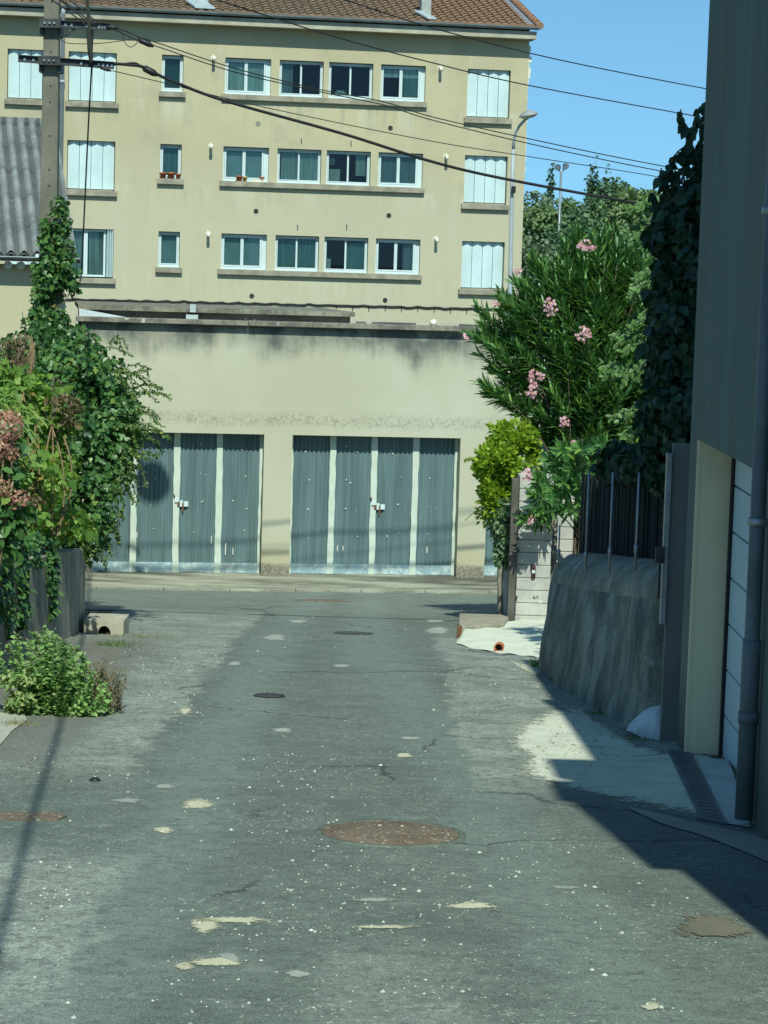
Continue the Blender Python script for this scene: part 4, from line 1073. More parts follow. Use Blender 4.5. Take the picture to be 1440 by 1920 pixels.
mb.add(vs, fs, True); wb = mb.build('wall_body', M_OLD, ow)
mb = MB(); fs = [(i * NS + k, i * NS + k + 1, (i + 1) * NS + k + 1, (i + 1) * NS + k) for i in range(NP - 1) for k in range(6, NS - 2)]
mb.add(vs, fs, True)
t = NT('wall_top_lit_tone'); n_ = t.noise(3.0, 6, .65); s_ = t.noise(1.0, 5, .6, t.scaled((5, 9, 1.2))); f_ = t.noise(30, 4, .7)  # rounded top of the same wall, the light on it painted in as paler colour
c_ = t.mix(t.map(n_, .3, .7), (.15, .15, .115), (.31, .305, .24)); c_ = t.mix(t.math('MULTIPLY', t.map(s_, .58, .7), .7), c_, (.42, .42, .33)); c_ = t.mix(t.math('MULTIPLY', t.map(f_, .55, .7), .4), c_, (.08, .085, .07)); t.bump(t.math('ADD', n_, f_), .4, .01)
mb.build('wall_rounded_top', t.done(c_, .95, spec=.15), ow)
# parallel steel posts on the wall top
for i, (px, py, top) in enumerate(((1047, 1042, 985), (1098, 1046, 884), (1143, 1040, 886), (1192, 1036, 886))):
    Yp = [19.4, 18.3, 17.3, 16.3][i]
    b = P(px, py + 8, Yp); tp = P(px + 2, top, Yp)
    mb = MB(); mb.tube([Vector((b.x, b.y, b.z - .1)), Vector((b.x, b.y, tp.z))], .0095 if i else .007, 8); mb.tube([Vector((b.x, b.y, b.z + .03)), Vector((b.x, b.y, b.z + .09))], .016, 8)
    mb.build('rail_post', M_STEEL, ow)
def m_reed():
    t = NT('reed_screen'); n = t.noise(1.0, 4, .6, t.scaled((60, 60, .8))); b = t.noise(2, 3)
    c = t.mix(t.map(n, .3, .7), (.010, .014, .014), (.034, .039, .036)); c = t.mix(t.math('MULTIPLY', t.map(b, .4, .7), .5), c, (.012, .018, .018)); t.bump(n, .7, .01); return t.done(c, .9, spec=.15)
M_REED = m_reed()
rs = thing('reed_screen', 'dark brown reed screen standing behind the posts on the old wall', 'screen', (2.1, 17.5, g(0, 17.5) + .9))
mb = MB(); n = 90
q0, q1 = Vector((1.72, 19.9, 0)), Vector((2.36, 15.95, 0))
for i in range(n):
    p = q0.lerp(q1, i / n); q = q0.lerp(q1, (i + .93) / n); j = random.uniform(-.012, .012); top = 1.72 + random.uniform(-.02, .02)
    p = p + Vector((j, 0, 0)); q = q + Vector((j, 0, 0)); th = Vector((.02, 0, 0)); zg = g(p.x, p.y)
    mb.hexa([p + Vector((0, 0, zg + .3)), p + th + Vector((0, 0, zg + .3)), q + th + Vector((0, 0, zg + .3)), q + Vector((0, 0, zg + .3)), p + Vector((0, 0, zg + top)), p + th + Vector((0, 0, zg + top)), q + th + Vector((0, 0, zg + top)), q + Vector((0, 0, zg + top))])
mb.build('reeds', M_REED, rs)
# steel gate between the wall and the house
gt = thing('metal_gate', 'plain grey metal gate leaf between the old wall and the house corner', 'gate', (1.95, 15.4, g(0, 15.4)))
gy = 15.15; xa, xb = P(1250, 1100, gy).x, HX + .06
mb = MB(); mb.box(xa, xb, gy, gy + .04, g(0, gy) + .0, g(0, gy) + 2.02); mb.build('leaf_panel', plain('grey_gate_paint', (.16, .165, .15), .7, .15, 2, 40, .1), gt, bevel=.006)
mb = MB(); mb.box(xa - .035, xa - .002, gy - .02, gy + .05, g(0, gy) + .8, g(0, gy) + 1.95); mb.build('gate_stile', M_STEEL, gt)
mb = MB(); p = P(1240, 1042, gy - .05); mb.box(p.x - .04, p.x + .02, gy - .06, gy - .021, p.z - .05, p.z + .06); mb.tube([p + Vector((-.01, -.03, 0)), p + Vector((-.01, -.03, -.28))], .010, 6); mb.build('latch', M_IRON, gt)
# limp white sack at the gate foot
c = G(1240, 1388); c.y += .12
def sack():
    def fn(i, j):
        th = 2 * math.pi * i; ph = math.pi / 2 * j
        w = 1 + .12 * math.sin(3 * th + .5 + 2 * j) + .07 * math.sin(7 * th + 5 * j) + .03 * math.sin(17 * th - 9 * j); k = math.cos(ph) ** .75
        rx, ry, rz = .165, .12, .215
        lean = .03 * math.sin(ph)
        x = rx * k * w * math.cos(th) + lean; y = ry * k * w * math.sin(th); z = rz * math.sin(ph) * (1 + .14 * math.sin(3 * th + 1) * math.cos(ph) + .07 * math.sin(9 * th + 4 * j)) - .02
        if math.cos(th) < -.7: x -= .05 * k * (1 - math.sin(ph)); z += .05 * k * (1 - j)
        return c + Vector((x, y, z))
    mb = MB(); mb.grid(fn, 72, 26); return mb
tag(sack().build('white_sack', plain('white_sack_cloth', (.50, .54, .54), .8, .12, 9, 60, .35)), 'crumpled white sack slumped on the ground against the grey metal gate', 'sack')
# ================================================================== PILLAR, POSTS, STONES
def m_block():
    t = NT('cement_blockwork'); n = t.noise(2.4, 5, .65); f = t.noise(46, 4, .75); s = t.noise(10, 3, .6)
    c = t.mix(t.map(n, .3, .7), (.34, .345, .31), (.50, .49, .43)); c = t.mix(t.math('MULTIPLY', t.map(f, .55, .7), .4), c, (.2, .2, .18))
    c = t.mix(t.math('MULTIPLY', t.map(s, .66, .72), .8), c, (.66, .66, .6)); t.bump(f, .45, .008); return t.done(c, .93, spec=.15)
M_BLOCK = m_block(); M_JOINT = plain('mortar_joint', (.10, .10, .09), .95, .2, 6, 30, 0)
pa, pb = G(957, 1177), G(1020, 1174)
PY = pa.y
def pxX(px, py, Y): return P(px, py, Y).x
x0, x1 = pxX(969, 1060, PY), pxX(1033, 1050, PY); zb = g(0, PY); ztop = P(1000, 893, PY).z
pil = thing('block_pillar', 'pale cement block pillar with dark letter slot beside the oleander', 'pillar', ((x0 + x1) / 2, PY, zb))
n = 12; ch = (ztop - zb) / n
for_b = MB(); jm = MB()
for i in range(n):
    j = random.uniform(-.004, .004); for_b.box(x0 + j, x1 + j, PY + random.uniform(0, .006), PY + .42, zb - (.1 if i == 0 else 0) + i * ch + .004, zb + (i + 1) * ch - .003)
for_b.build('blocks', M_BLOCK, pil, bevel=.006)
jm.box(x0 + .008, x1 - .008, PY + .012, PY + .41, zb, ztop - .01); jm.build('joints', M_JOINT, pil)
c = P(1000, 1072, PY); mb = MB(); mb.box(c.x - .025, c.x + .025, PY - .03, PY + .02, c.z - .075, c.z + .075); sl = mb.build('intercom', plain('dark_red_case', (.055, .022, .020), .5, .2, 6, 30, .05), pil, bevel=.012)
mb = MB(); mb.box(c.x - .018, c.x + .018, PY - .034, PY - .0305, c.z - .012, c.z + .022); mb.build('name_plate', M_PVC, sl)
cc = P(1004, 1120, PY); mb = MB(); q = cc + Vector((0, -.0022, 0))     # small dark mark painted on the blocks
for (ax_, az_, bx_, bz_) in ((-.02, .02, -.03, -.01), (-.03, -.01, .004, -.006), (-.008, .012, -.012, -.024), (.012, .014, .034, .020), (.014, .014, .016, -.002), (.016, -.002, .03, -.016)):
    a, b = q + Vector((ax_, 0, az_)), q + Vector((bx_, 0, bz_)); mb.tube([a, b], .0035, 5)
mb.build('painted_mark', M_BLACK, pil)
# brown timber post fixed to the pillar, and a second dark post at its right
xw = pxX(962, 1060, PY); tag(thing('gate_post', 'slim brown gate post fixed to the left side of the block pillar', 'post', (xw, PY, zb)))
t = bpy.data.objects['gate_post']; mb = MB(); mb.box(xw - .05, x0 - .012, PY - .06, PY + .1, zb - .05, ztop - .03); mb.build('post_shaft', plain('brown_post_paint', (.092, .085, .072), .8, .25, 4, 30, .2), t, bevel=.006)
mb = MB()
for z in (.35, .9, 1.35): mb.box(x0 - .011, x0 + .02, PY - .03, PY - .004, zb + z, zb + z + .03)
mb.build('hinge_pin', M_IRON, t)
Y2 = PY + .9
t = thing('block_pillar', 'narrow pale block pier half hidden between pillar and old wall', 'pillar', (pxX(1050, 1000, Y2), Y2, g(0, Y2)))
xa, xb = pxX(1043, 1000, Y2), pxX(1075, 1000, Y2); mb = MB()
for i in range(11): mb.box(xa, xb, Y2 + random.uniform(0, .004), Y2 + .4, g(0, Y2) + i * .15 + .004, g(0, Y2) + (i + 1) * .15 - .003)
mb.build('blocks', M_BLOCK, t, bevel=.006)
t = thing('gate_post', 'dark timber gate post just right of the block pillar', 'post', (x1 + .05, PY + .3, zb))
mb = MB(); mb.box(x1 + .015, x1 + .085, PY + .25, PY + .35, zb - .05, zb + 1.3); mb.build('post_shaft', M_WOOD, t, bevel=.006)
# old rounded cement post with pale side wall
M_STONE = plain('old_post_cement', (.24, .225, .17), .95, .35, 5, 26, .5)
YS = PY + .45
xs0, xs1, xs2 = pxX(934, 1110, YS), pxX(943, 1110, YS), pxX(958, 1110, YS)
zs_ = g(0, YS); zst = P(945, 1062, YS).z
t = thing('garden_wall', 'low cement wall end with worn dark edge below the yellow-green shrub', 'wall', (xs1, YS, zs_))
mb = MB(); mb.prism([(xs1 + .002, YS), (xs2 + .06, YS + .02), (xs2 + .2, YS + 3), (xs1 + .1, YS + 3)], zs_ - .3, zst - .03); mb.build('wall_body', plain('pale_wall_cement', (.46, .49, .46), .9, .15, 3, 30, .2), t)
def edge(i, j):
    a = 2 * math.pi * i; wob = 1 + .12 * math.sin(j * 17 + a * 2) + .1 * math.sin(j * 7)
    return Vector(((xs0 + xs1) / 2 + (xs1 - xs0) * .62 * math.cos(a) * wob + .012 * math.sin(j * 6), YS + .03 + .06 * math.sin(a), zs_ - .1 + (zst - zs_ + .12) * j))
mb = MB(); mb.grid(edge, 14, 16); top = edge(0, 1); mb.lathe((top.x - .03, YS + .03, zst), [(.045, 0), (.03, .03), (0, .04)], 10); mb.build('worn_edge', M_STONE, t)
# raised kerb chunk, cream cement ramp, clay outlet
def gpoly(pts, dz): return [(p.x, p.y, g(p.x, p.y) + dz) for p in (G(*q) for q in pts)]
M_CREAM = plain('cream_cement', (.58, .60, .47), .92, .10, 3, 34, .25)
k0, k1 = G(859, 1197), G(944, 1172)
t = thing('kerb_stone', 'raised worn stone kerb end beside the cream cement ramp', 'kerb stone', k0)
mb = MB(); fr = [k0, Vector((k0.x + .40, k0.y + .95, 0)), Vector((k0.x + .46, k0.y + 2.0, 0)), Vector((k0.x + .03, k0.y + 1.9, 0))]
fr = [G(859, 1197), G(944, 1192), Vector((xs2, YS - .02, 0)), Vector((G(866, 1180).x, YS - .05, 0))]
mb.prism([(p.x, p.y) for p in fr], lambda x, y: g(x, y) - .1, lambda x, y: g(x, y) + .135); mb.build('stone', plain('kerb_rubble', (.30, .275, .20), .95, .3, 5, 24, .5), t, bevel=.02)
mb = MB(); mb.box(fr[0].x - .015, fr[0].x + .035, fr[0].y - .03, fr[0].y - .001, g(0, fr[0].y) - .02, g(0, fr[0].y) + .14); mb.build('iron_edge', M_RUST, t)
def ramp():
    # cream slope: rises from the asphalt up to the pillar foot
    edge_ = [(855, 1208), (880, 1216), (912, 1222), (940, 1227), (965, 1229), (990, 1232), (1014, 1236)]
    back = [(868, 1194), (886, 1188), (912, 1184), (938, 1181), (962, 1179), (990, 1176), (1026, 1172)]
    A = [G(*p) for p in edge_]; B = [G(*p) for p in back]
    def at(L, k):
        k *= len(L) - 1; i = min(int(k), len(L) - 2); return L[i].lerp(L[i + 1], k - i)
    mb = MB()
    def fn(i, j):
        p = at(A, i).lerp(at(B, i), j); p.z = g(p.x, p.y) + .012 + .085 * math.sin(min(1, j * 1.3) * math.pi / 2) * (1 if .02 < i else .3) + .006 * math.sin(i * 23 + j * 9)
        return p
    mb.grid(fn, 24, 10); return mb
tag(ramp().build('cement_ramp', M_CREAM), 'bright cream cement ramp at the foot of the pillar', kind='structure')
c = G(936, 1224); t = thing('drain_outlet', 'small round terracotta pipe end poking from the cream cement ramp', 'drain pipe', c)
mb = MB(); ax = Vector((-.12, -1, .06)); cc = c + Vector((0, .06, .045)); mb.lathe(cc, [(.045, -.1), (.047, .06), (.036, .06), (.034, -.05), (0, -.05)], 18, ax); mb.build('pipe_ring', M_TERRA, t)
mb = MB(); mb.lathe(cc, [(.034, -.045), (.0, -.046)], 12, ax); mb.build('pipe_inside', M_BLACK, t)
M_APRON = m_spot('limestone_apron', (.40, .41, .31), (.62, .63, .50), 1.25)
def sheet_px(name, pts, dz, mat, jit=0, kind='structure', sub=3, inner=.62):
    ring = []
    for i, a in enumerate(pts):
        b = pts[(i + 1) % len(pts)]
        for k in range(sub):
            ring.append((a[0] + (b[0] - a[0]) * k / sub + random.uniform(-jit, jit), a[1] + (b[1] - a[1]) * k / sub + random.uniform(-jit, jit) * .4))
    q = gpoly(ring, dz); c = Vector((0, 0, 0))
    for p in q: c += Vector(p)
    c /= len(q); c.z = g(c.x, c.y) + dz
    mb = MB(); n = len(q); r2 = []
    for p in q:
        w = c + (Vector(p) - c) * inner; w.z = g(w.x, w.y) + dz; r2.append(w)
    mb.add([c] + r2 + q, [(0, 1 + i, 1 + (i + 1) % n) for i in range(n)] + [(1 + i, 1 + n + i, 1 + n + (i + 1) % n, 1 + (i + 1) % n) for i in range(n)]); o = mb.build(name, mat)
    a = o.data.attributes.new('edge', 'FLOAT', 'POINT'); a.data.foreach_set('value', [1.0] * (n + 1) + [0.0] * n); return tag(o, kind=kind)
sheet_px('sandy_verge', [(985, 1252), (1012, 1240), (1018, 1262), (1004, 1268), (960, 1246), (940, 1232)], .010, m_spot('pale_sand', (.33, .34, .25), (.48, .48, .37), 4.0), 3)
sheet_px('apron', [(962, 1352), (1010, 1330), (1075, 1318), (1130, 1352), (1205, 1398), (1262, 1414), (1300, 1412), (1372, 1426), (1415, 1560), (1330, 1548), (1250, 1530), (1160, 1512), (1090, 1496), (1010, 1478), (955, 1452), (975, 1420), (938, 1395)], .010, M_APRON, 5)
sheet_px('concrete_strip', [(1305, 1425), (1366, 1428), (1408, 1556), (1362, 1548)], .0145, plain('smooth_concrete', (.40, .42, .40), .9, .15, 3, 40, .3), 1)
sheet_px('gutter_edge', [(1165, 1512), (1290, 1542), (1400, 1566), (1475, 1590), (1540, 1660), (1440, 1620), (1330, 1575), (1230, 1545)], .013, m_spot('grey_concrete_edge', (.19, .20, .155), (.29, .29, .23), 4.0), 3)
# drain channel with metal cover
t = thing('drain_channel', 'long narrow grey metal drain cover set in the apron before the garage', 'drain cover', G(1300, 1480))
c4 = [G(1253, 1414), G(1296, 1417), G(1362, 1550), G(1312, 1540)]
mb = MB(); cz = .016
lo = [Vector((p.x, p.y, g(p.x, p.y) + .0105)) for p in c4]; hi = [p + Vector((0, 0, .014)) for p in lo]
mb.hexa([lo[3], lo[2], lo[1], lo[0], hi[3], hi[2], hi[1], hi[0]]); mb.build('cover_plate', plain('blue_grey_steel', (.105, .135, .15), .55, .2, 5, 40, .15, .4), t)
mb = MB()
for i in range(22):
    k = (i + .5) / 22; a = hi[0].lerp(hi[3], k); b = hi[1].lerp(hi[2], k); u = (b - a); e = Vector((0, .012, .0)); s0 = a + u * .15; s1 = a + u * .85
    mb.add([s0 - e + Vector((0, 0, .002)), s1 - e + Vector((0, 0, .002)), s1 + e + Vector((0, 0, .001)), s0 + e + Vector((0, 0, .001))], [(0, 1, 2, 3)])
mb.build('slots', M_BLACK, t)

# ================================================================== LEFT WALL, CULVERT, MANHOLES
def m_leftwall():
    t = NT('board_marked_wall'); s = t.noise(1.0, 5, .6, t.scaled((9, 9, .35))); n = t.noise(1.8, 5, .6); f = t.noise(40, 4, .75)
    c = t.mix(t.map(s, .35, .65), (.22, .205, .16), (.36, .34, .265)); c = t.mix(t.math('MULTIPLY', t.map(n, .5, .7), .5), c, (.145, .15, .12)); c = t.mix(t.math('MULTIPLY', t.map(f, .56, .7), .4), c, (.06, .06, .05))
    t.bump(t.math('ADD', s, t.math('MULTIPLY', f, .5)), .5, .015); return t.done(c, .95, spec=.12)
M_LW = m_leftwall()
e = G(159, 1184); WX = e.x; WY = e.y
lw = thing('boundary_wall', 'low grey board-marked wall under the ivy, left of the lane', 'wall', (WX, WY - 4, g(0, WY - 4)))
mb = MB()
yy = WY
while yy > 12.5:
    L = random.uniform(1.9, 3.0); b = max(yy - L, 12.4); j = random.uniform(-.006, .006)
    mb.prism([(WX + j - .22, yy), (WX + j - .22, b + .006), (WX + j, b + .006), (WX + j, yy)], lambda x, y: g(x, y) - .2, lambda x, y: g(x, y) + .86); yy = b
mb.build('wall_body', M_LW, lw, bevel=.012)
# culvert block
c0, c1 = G(168, 1190), G(241, 1187)
t = thing('culvert_block', 'low cement culvert block with a black arched drain hole by the left wall', 'drain', c0)
w = c1.x - c0.x; hgt = .135; yb = c0.y; xm = c0.x + w * .43; ra = w * .20; zg = g(0, yb) - .02
out = [(c0.x - .06, zg), (xm - ra, zg)] + [(xm - ra * math.cos(math.pi * k / 10), zg + .025 + ra * 1.3 * math.sin(math.pi * k / 10)) for k in range(11)] + [(xm + ra, zg), (c1.x, zg), (c1.x, zg + hgt + .03), (c0.x - .06, zg + hgt + .03)]
mb = MB(); n = len(out)
mb.add([(x, yb, z) for x, z in out] + [(x, yb + .5, z) for x, z in out], [tuple(range(n)), tuple(reversed(range(n, 2 * n)))] + [((i + 1) % n, i, n + i, n + (i + 1) % n) for i in range(n)])
mb.build('block', plain('culvert_cement', (.36, .34, .26), .95, .2, 4, 30, .35), t)
mb = MB(); mb.box(xm - ra - .01, xm + ra + .01, yb + .28, yb + .3, zg, zg + ra * 1.7); mb.build('drain_hole', M_BLACK, t)

def m_rustplate():
    t = NT('rusty_cover'); n = t.noise(7, 5, .7); f = t.noise(60, 4, .75); v = t.xyz(t.voro(70, out='Color'))[0]
    c = t.mix(t.map(n, .35, .65), (.130, .098, .066), (.190, .145, .100)); c = t.mix(t.math('MULTIPLY', t.map(f, .5, .66), .6), c, (.075, .068, .05)); c = t.mix(t.map(v, .94, .96), c, (.34, .33, .27)); t.bump(f, .6, .006); return t.done(c, .85, spec=.25)
M_COVER = m_rustplate()
def manhole(cpx, half, label, mat, ring=True):
    a, b = G(cpx[0] - half, cpx[1]), G(cpx[0] + half, cpx[1]); c = (a + b) / 2; r = (b - a).length / 2; c = G(*cpx)
    t = thing('manhole_cover', label, 'manhole cover', c, 'round covers in the lane')
    sl = (g(0, c.y + .5) - g(0, c.y - .5)); ax = Vector((0, -sl, 1)).normalized(); c = c + Vector((0, 0, .008))
    mb = MB(); mb.lathe(c, [(r * .965, .004), (r * .9, .010), (r * .4, .012), (0, .012)], 40, ax); k = mb.build('cover', mat, t)
    mb = MB()
    for i in range(6):
        for j in range(6):
            u, v = (i - 2.5) / 3.2, (j - 2.5) / 3.2
            if u * u + v * v < .8: mb.lathe(c + Vector((u * r, v * r, v * r * sl)), [(r * .055, .012), (r * .05, .017), (0, .017)], 4, ax)
    mb.build('studs', mat, k)
    if ring:
        mb = MB(); mb.lathe(c, [(r * 1.07, -.004), (r * 1.06, .006), (r * .985, .007), (r * .98, -.004)], 40, ax); mb.build('rim', plain('cover_rim', (.105, .125, .10), .9, .3, 9, 40, .4), t)
manhole((732, 1566), 131, 'large rusty brown round manhole cover in the middle of the lane', M_COVER)
manhole((606, 1128), 43, 'distant brown round manhole cover close to the garage kerb', M_COVER)
manhole((505, 1307), 30, 'small dark iron cover left of the lane centre', M_IRON, False)
manhole((663, 1189), 34, 'flat dark grey cover in the lane near the crossing', plain('dark_cover', (.06, .068, .066), .8, .25, 8, 40, .3), False)
t = thing('cover_plate', 'long rusty metal plate at the left edge of the lane', 'metal plate', G(60, 1534))
q = [G(-120, 1526), G(108, 1527), G(126, 1534), G(108, 1541), G(-120, 1541)]; mb = MB(); mb.prism([(p.x, p.y) for p in q[::-1]], lambda x, y: g(x, y) + .002, lambda x, y: g(x, y) + .014); mb.build('plate', M_COVER, t)
# pale worn-through spots
M_SPOT = m_spot('pale_subsoil', (.40, .38, .25), (.56, .54, .38)); M_SPOTG = m_spot('grey_mortar_spot', (.22, .245, .205), (.36, .385, .325))
def spot(cx, cy, hw, hh, mat, dz=.010, n=30, tail=0):
    q = []
    ph = random.random() * 6
    for i in range(n):
        a = 2 * math.pi * i / n; r = 1.12 + .10 * math.sin(3 * a + ph) + .05 * math.sin(5 * a + 2 * ph)
        q.append((cx + hw * r * math.cos(a) + tail * math.sin(a), cy + hh * r * math.sin(a)))
    sheet_px('road_patch', q, dz, mat, 0, sub=1, inner=.25)
SPOTS = ((372, 1512, 36, 12), (306, 1560, 22, 8, 6), (384, 1740, 34, 19), (440, 1729, 80, 7), (345, 1815, 22, 9), (400, 1808, 55, 10), (347, 1335, 15, 9), (758, 1419, 20, 6), (722, 1742, 76, 4), (886, 1702, 58, 8), (1220, 1892, 20, 8), (640, 1155, 18, 4))
for s in SPOTS:
    spot(*s[:4], M_SPOT, tail=s[4] if len(s) > 4 else 0)
for s in ((236, 1504, 34, 6), (430, 1800, 34, 12), (308, 1477, 24, 6), (700, 1690, 50, 5), (1063, 1667, 34, 4), (515, 1197, 30, 8), (440, 1246, 16, 5), (445, 1150, 60, 5), (560, 1166, 26, 4), (815, 1165, 22, 5), (820, 1184, 30, 9), (530, 1371, 24, 5), (640, 1250, 22, 4), (770, 1386, 26, 4), (560, 1830, 30, 8), (1000, 1400, 60, 12)):
    spot(*s[:4], M_SPOTG, .0085)
spot(1330, 1742, 90, 30, m_spot('rusty_earth', (.10, .10, .068), (.17, .155, .105)), .012)
sheet_px('side_path', [(-60, 1322), (0, 1332), (48, 1342), (52, 1352), (20, 1378), (0, 1402), (-60, 1440)], .014, m_spot('pale_path', (.30, .31, .25), (.42, .43, .35), 4.0), 1)
# crumbs of stone and litter
def debris():
    me_v = []; me_f = []
    rs_ = np.random.default_rng(5)
    cl = [(620, 1480, 150, 60, 60), (560, 1440, 120, 40, 60), (720, 1430, 200, 60, 40), (640, 1620, 140, 50, 50), (520, 1560, 120, 60, 50), (880, 1620, 200, 80, 70), (1050, 1640, 200, 60, 60), (340, 1300, 90, 80, 90), (300, 1240, 80, 50, 120), (450, 1200, 160, 40, 80),
          (720, 1310, 220, 60, 30), (900, 1300, 80, 60, 70), (700, 1170, 300, 25, 60), (480, 1880, 250, 50, 60), (90, 1700, 90, 120, 80), (160, 1440, 120, 40, 50), (800, 1860, 160, 50, 35), (1000, 1250, 60, 20, 25), (640, 1690, 250, 60, 60), (500, 1730, 160, 60, 40), (960, 1740, 250, 90, 50), (700, 1540, 500, 200, 35), (1180, 1700, 150, 60, 40)]
    cl += [(s[0], s[1], s[2] * 1.5, s[3] * 1.9, 16) for s in SPOTS]
    for cx, cy, sx, sy, n in cl:
        for _ in range(n):
            px, py = cx + rs_.normal() * sx * .6, cy + rs_.normal() * sy * .6
            if not (1112 < py < 2000): continue
            p = G(px, py)
            if p.x < -2.9 or p.x > 1.9: continue
            r = float(np.clip(rs_.lognormal(-5.35, .45), .0025, .0125)); b = len(me_v); k = 5; a0_ = rs_.random() * 6
            for i in range(k):
                a = a0_ + 2 * math.pi * i / k; q = r * (.7 + .6 * rs_.random()); me_v.append((p.x + q * math.cos(a), p.y + q * math.sin(a) * 1.2, p.z + .008))
            me_v.append((p.x + r * .2, p.y, p.z + .010 + r * .55))
            for i in range(k): me_f.append((b + i, b + (i + 1) % k, b + k))
    mb = MB(); mb.add(me_v, me_f); return mb
t = NT('stone_crumbs'); v = t.xyz(t.voro(9, out='Color'))[0]; M_CRUMB = t.done(t.mix(t.map(v, .2, .9, smooth=False), (.16, .175, .14), (.50, .54, .46)), .9)
tag(debris().build('road_debris', M_CRUMB), 'pale stone crumbs scattered over the worn asphalt', 'debris', kind='stuff')
c = G(178, 1466); mb = MB(); mb.lathe(c, [(.03, 0), (.034, .012), (.02, .024), (0, .027)], 7); tag(mb.build('dark_stone', M_BLACK), 'small dark stone on the pale gravel at the left of the lane', 'stone')
# ================================================================== PLANTS
def m_leaf(name, dark, light, trans=.30, rough=.42, accent=None, acc=.93):
    t = NT(name)
    at = t.n('Attribute'); at.attribute_name = 'rnd'; r = at.outputs['Fac']
    n = t.noise(1.7, 3, .6)
    f = t.math('ADD', t.math('MULTIPLY', r, .65), t.math('MULTIPLY', n, .35))
    c = t.mix(t.map(f, .15, .85), dark, light)
    if accent: c = t.mix(t.map(r, acc, acc + .01, smooth=False), c, accent)
    t.sock(t.b.inputs['Base Color'], c); t.b.inputs['Roughness'].default_value = rough; t.b.inputs['Specular IOR Level'].default_value = .35
    tr = t.n('BsdfTranslucent'); t.l(t.mix(.55, c, (light[0] * 1.5, light[1] * 1.6, light[2] * .5)), tr.inputs[0])
    mx = t.n('MixShader'); mx.inputs[0].default_value = trans; t.l(t.b.outputs[0], mx.inputs[1]); t.l(tr.outputs[0], mx.inputs[2]); t.l(mx.outputs[0], t.out.inputs[0])
    return t.m
# leaf outlines: x across, y along, z up; (verts, faces)
T_BLADE = ([(0, 0, 0), (.085, .30, .025), (.075, .66, .0), (0, 1, -.10), (-.075, .66, .0), (-.085, .30, .025), (0, .35, -.005), (0, .68, -.03)],
           [(0, 1, 6), (1, 2, 7, 6), (2, 3, 7), (0, 6, 5), (6, 7, 4, 5), (7, 3, 4)])
T_OVAL = ([(0, 0, 0), (.30, .35, .07), (.24, .72, .03), (0, 1, -.08), (-.24, .72, .03), (-.30, .35, .07), (0, .5, -.02)],
          [(0, 1, 6), (1, 2, 6), (2, 3, 6), (3, 4, 6), (4, 5, 6), (5, 0, 6)])
T_LOBE = ([(0, 0, 0), (.34, .02, .05), (.50, .38, .04), (.28, .50, .05), (.22, .78, .0), (0, 1, -.08), (-.22, .78, .0), (-.28, .50, .05), (-.50, .38, .04), (-.34, .02, .05), (0, .45, -.03)],
          [(0, 1, 2, 10), (2, 3, 10), (3, 4, 10), (4, 5, 10), (5, 6, 10), (6, 7, 10), (7, 8, 10), (8, 9, 0, 10)])
T_HEART = ([(0, .08, 0), (.18, 0, .06), (.40, .22, .09), (.34, .58, .04), (0, 1.06, -.14), (-.34, .58, .04), (-.40, .22, .09), (-.18, 0, .06), (0, .5, -.03)],
           [(0, 1, 2, 8), (2, 3, 8), (3, 4, 8), (4, 5, 8), (5, 6, 8), (6, 7, 0, 8)])
T_QUAD = ([(-.5, 0, 0), (.5, .1, .06), (.35, .95, -.05), (-.4, .9, .08)], [(0, 1, 2, 3)])
T_TRI = ([(-.5, 0, 0), (.5, .1, .06), (.05, 1, -.05)], [(0, 1, 2)])
def unit(a): return a / np.maximum(np.linalg.norm(a, axis=1, keepdims=True), 1e-9)
def leaf_mesh(name, pos, axis, nrm, size, tpl, mat, parent=None, rnd=None):
    pos = np.asarray(pos, float); n = len(pos); axis = unit(np.asarray(axis, float)); nrm = np.asarray(nrm, float)
    x = unit(np.cross(axis, nrm)); z = np.cross(x, axis); size = np.broadcast_to(size, (n,))
    tv = np.array(tpl[0]); k = len(tv)
    V = pos[:, None, :] + size[:, None, None] * (tv[None, :, 0, None] * x[:, None, :] + tv[None, :, 1, None] * axis[:, None, :] + tv[None, :, 2, None] * z[:, None, :])
    loops = np.concatenate([np.array(f) for f in tpl[1]]); ls = np.array([len(f) for f in tpl[1]]); L = len(loops); nf = len(ls)
    me = bpy.data.meshes.new(name)
    me.vertices.add(n * k); me.vertices.foreach_set('co', V.reshape(-1))
    me.loops.add(n * L); me.loops.foreach_set('vertex_index', (loops[None, :] + k * np.arange(n)[:, None]).reshape(-1).astype(np.int32))
    st = np.concatenate([[0], np.cumsum(ls)[:-1]])
    me.polygons.add(n * nf); me.polygons.foreach_set('loop_start', (st[None, :] + L * np.arange(n)[:, None]).reshape(-1).astype(np.int32))
    me.update(calc_edges=True); me.validate()
    if rnd is None: rnd = RNG.random(n)
    a = me.attributes.new('rnd', 'FLOAT', 'FACE'); a.data.foreach_set('value', np.repeat(rnd, nf).astype(np.float32))
    return link(name, me, mat, parent)
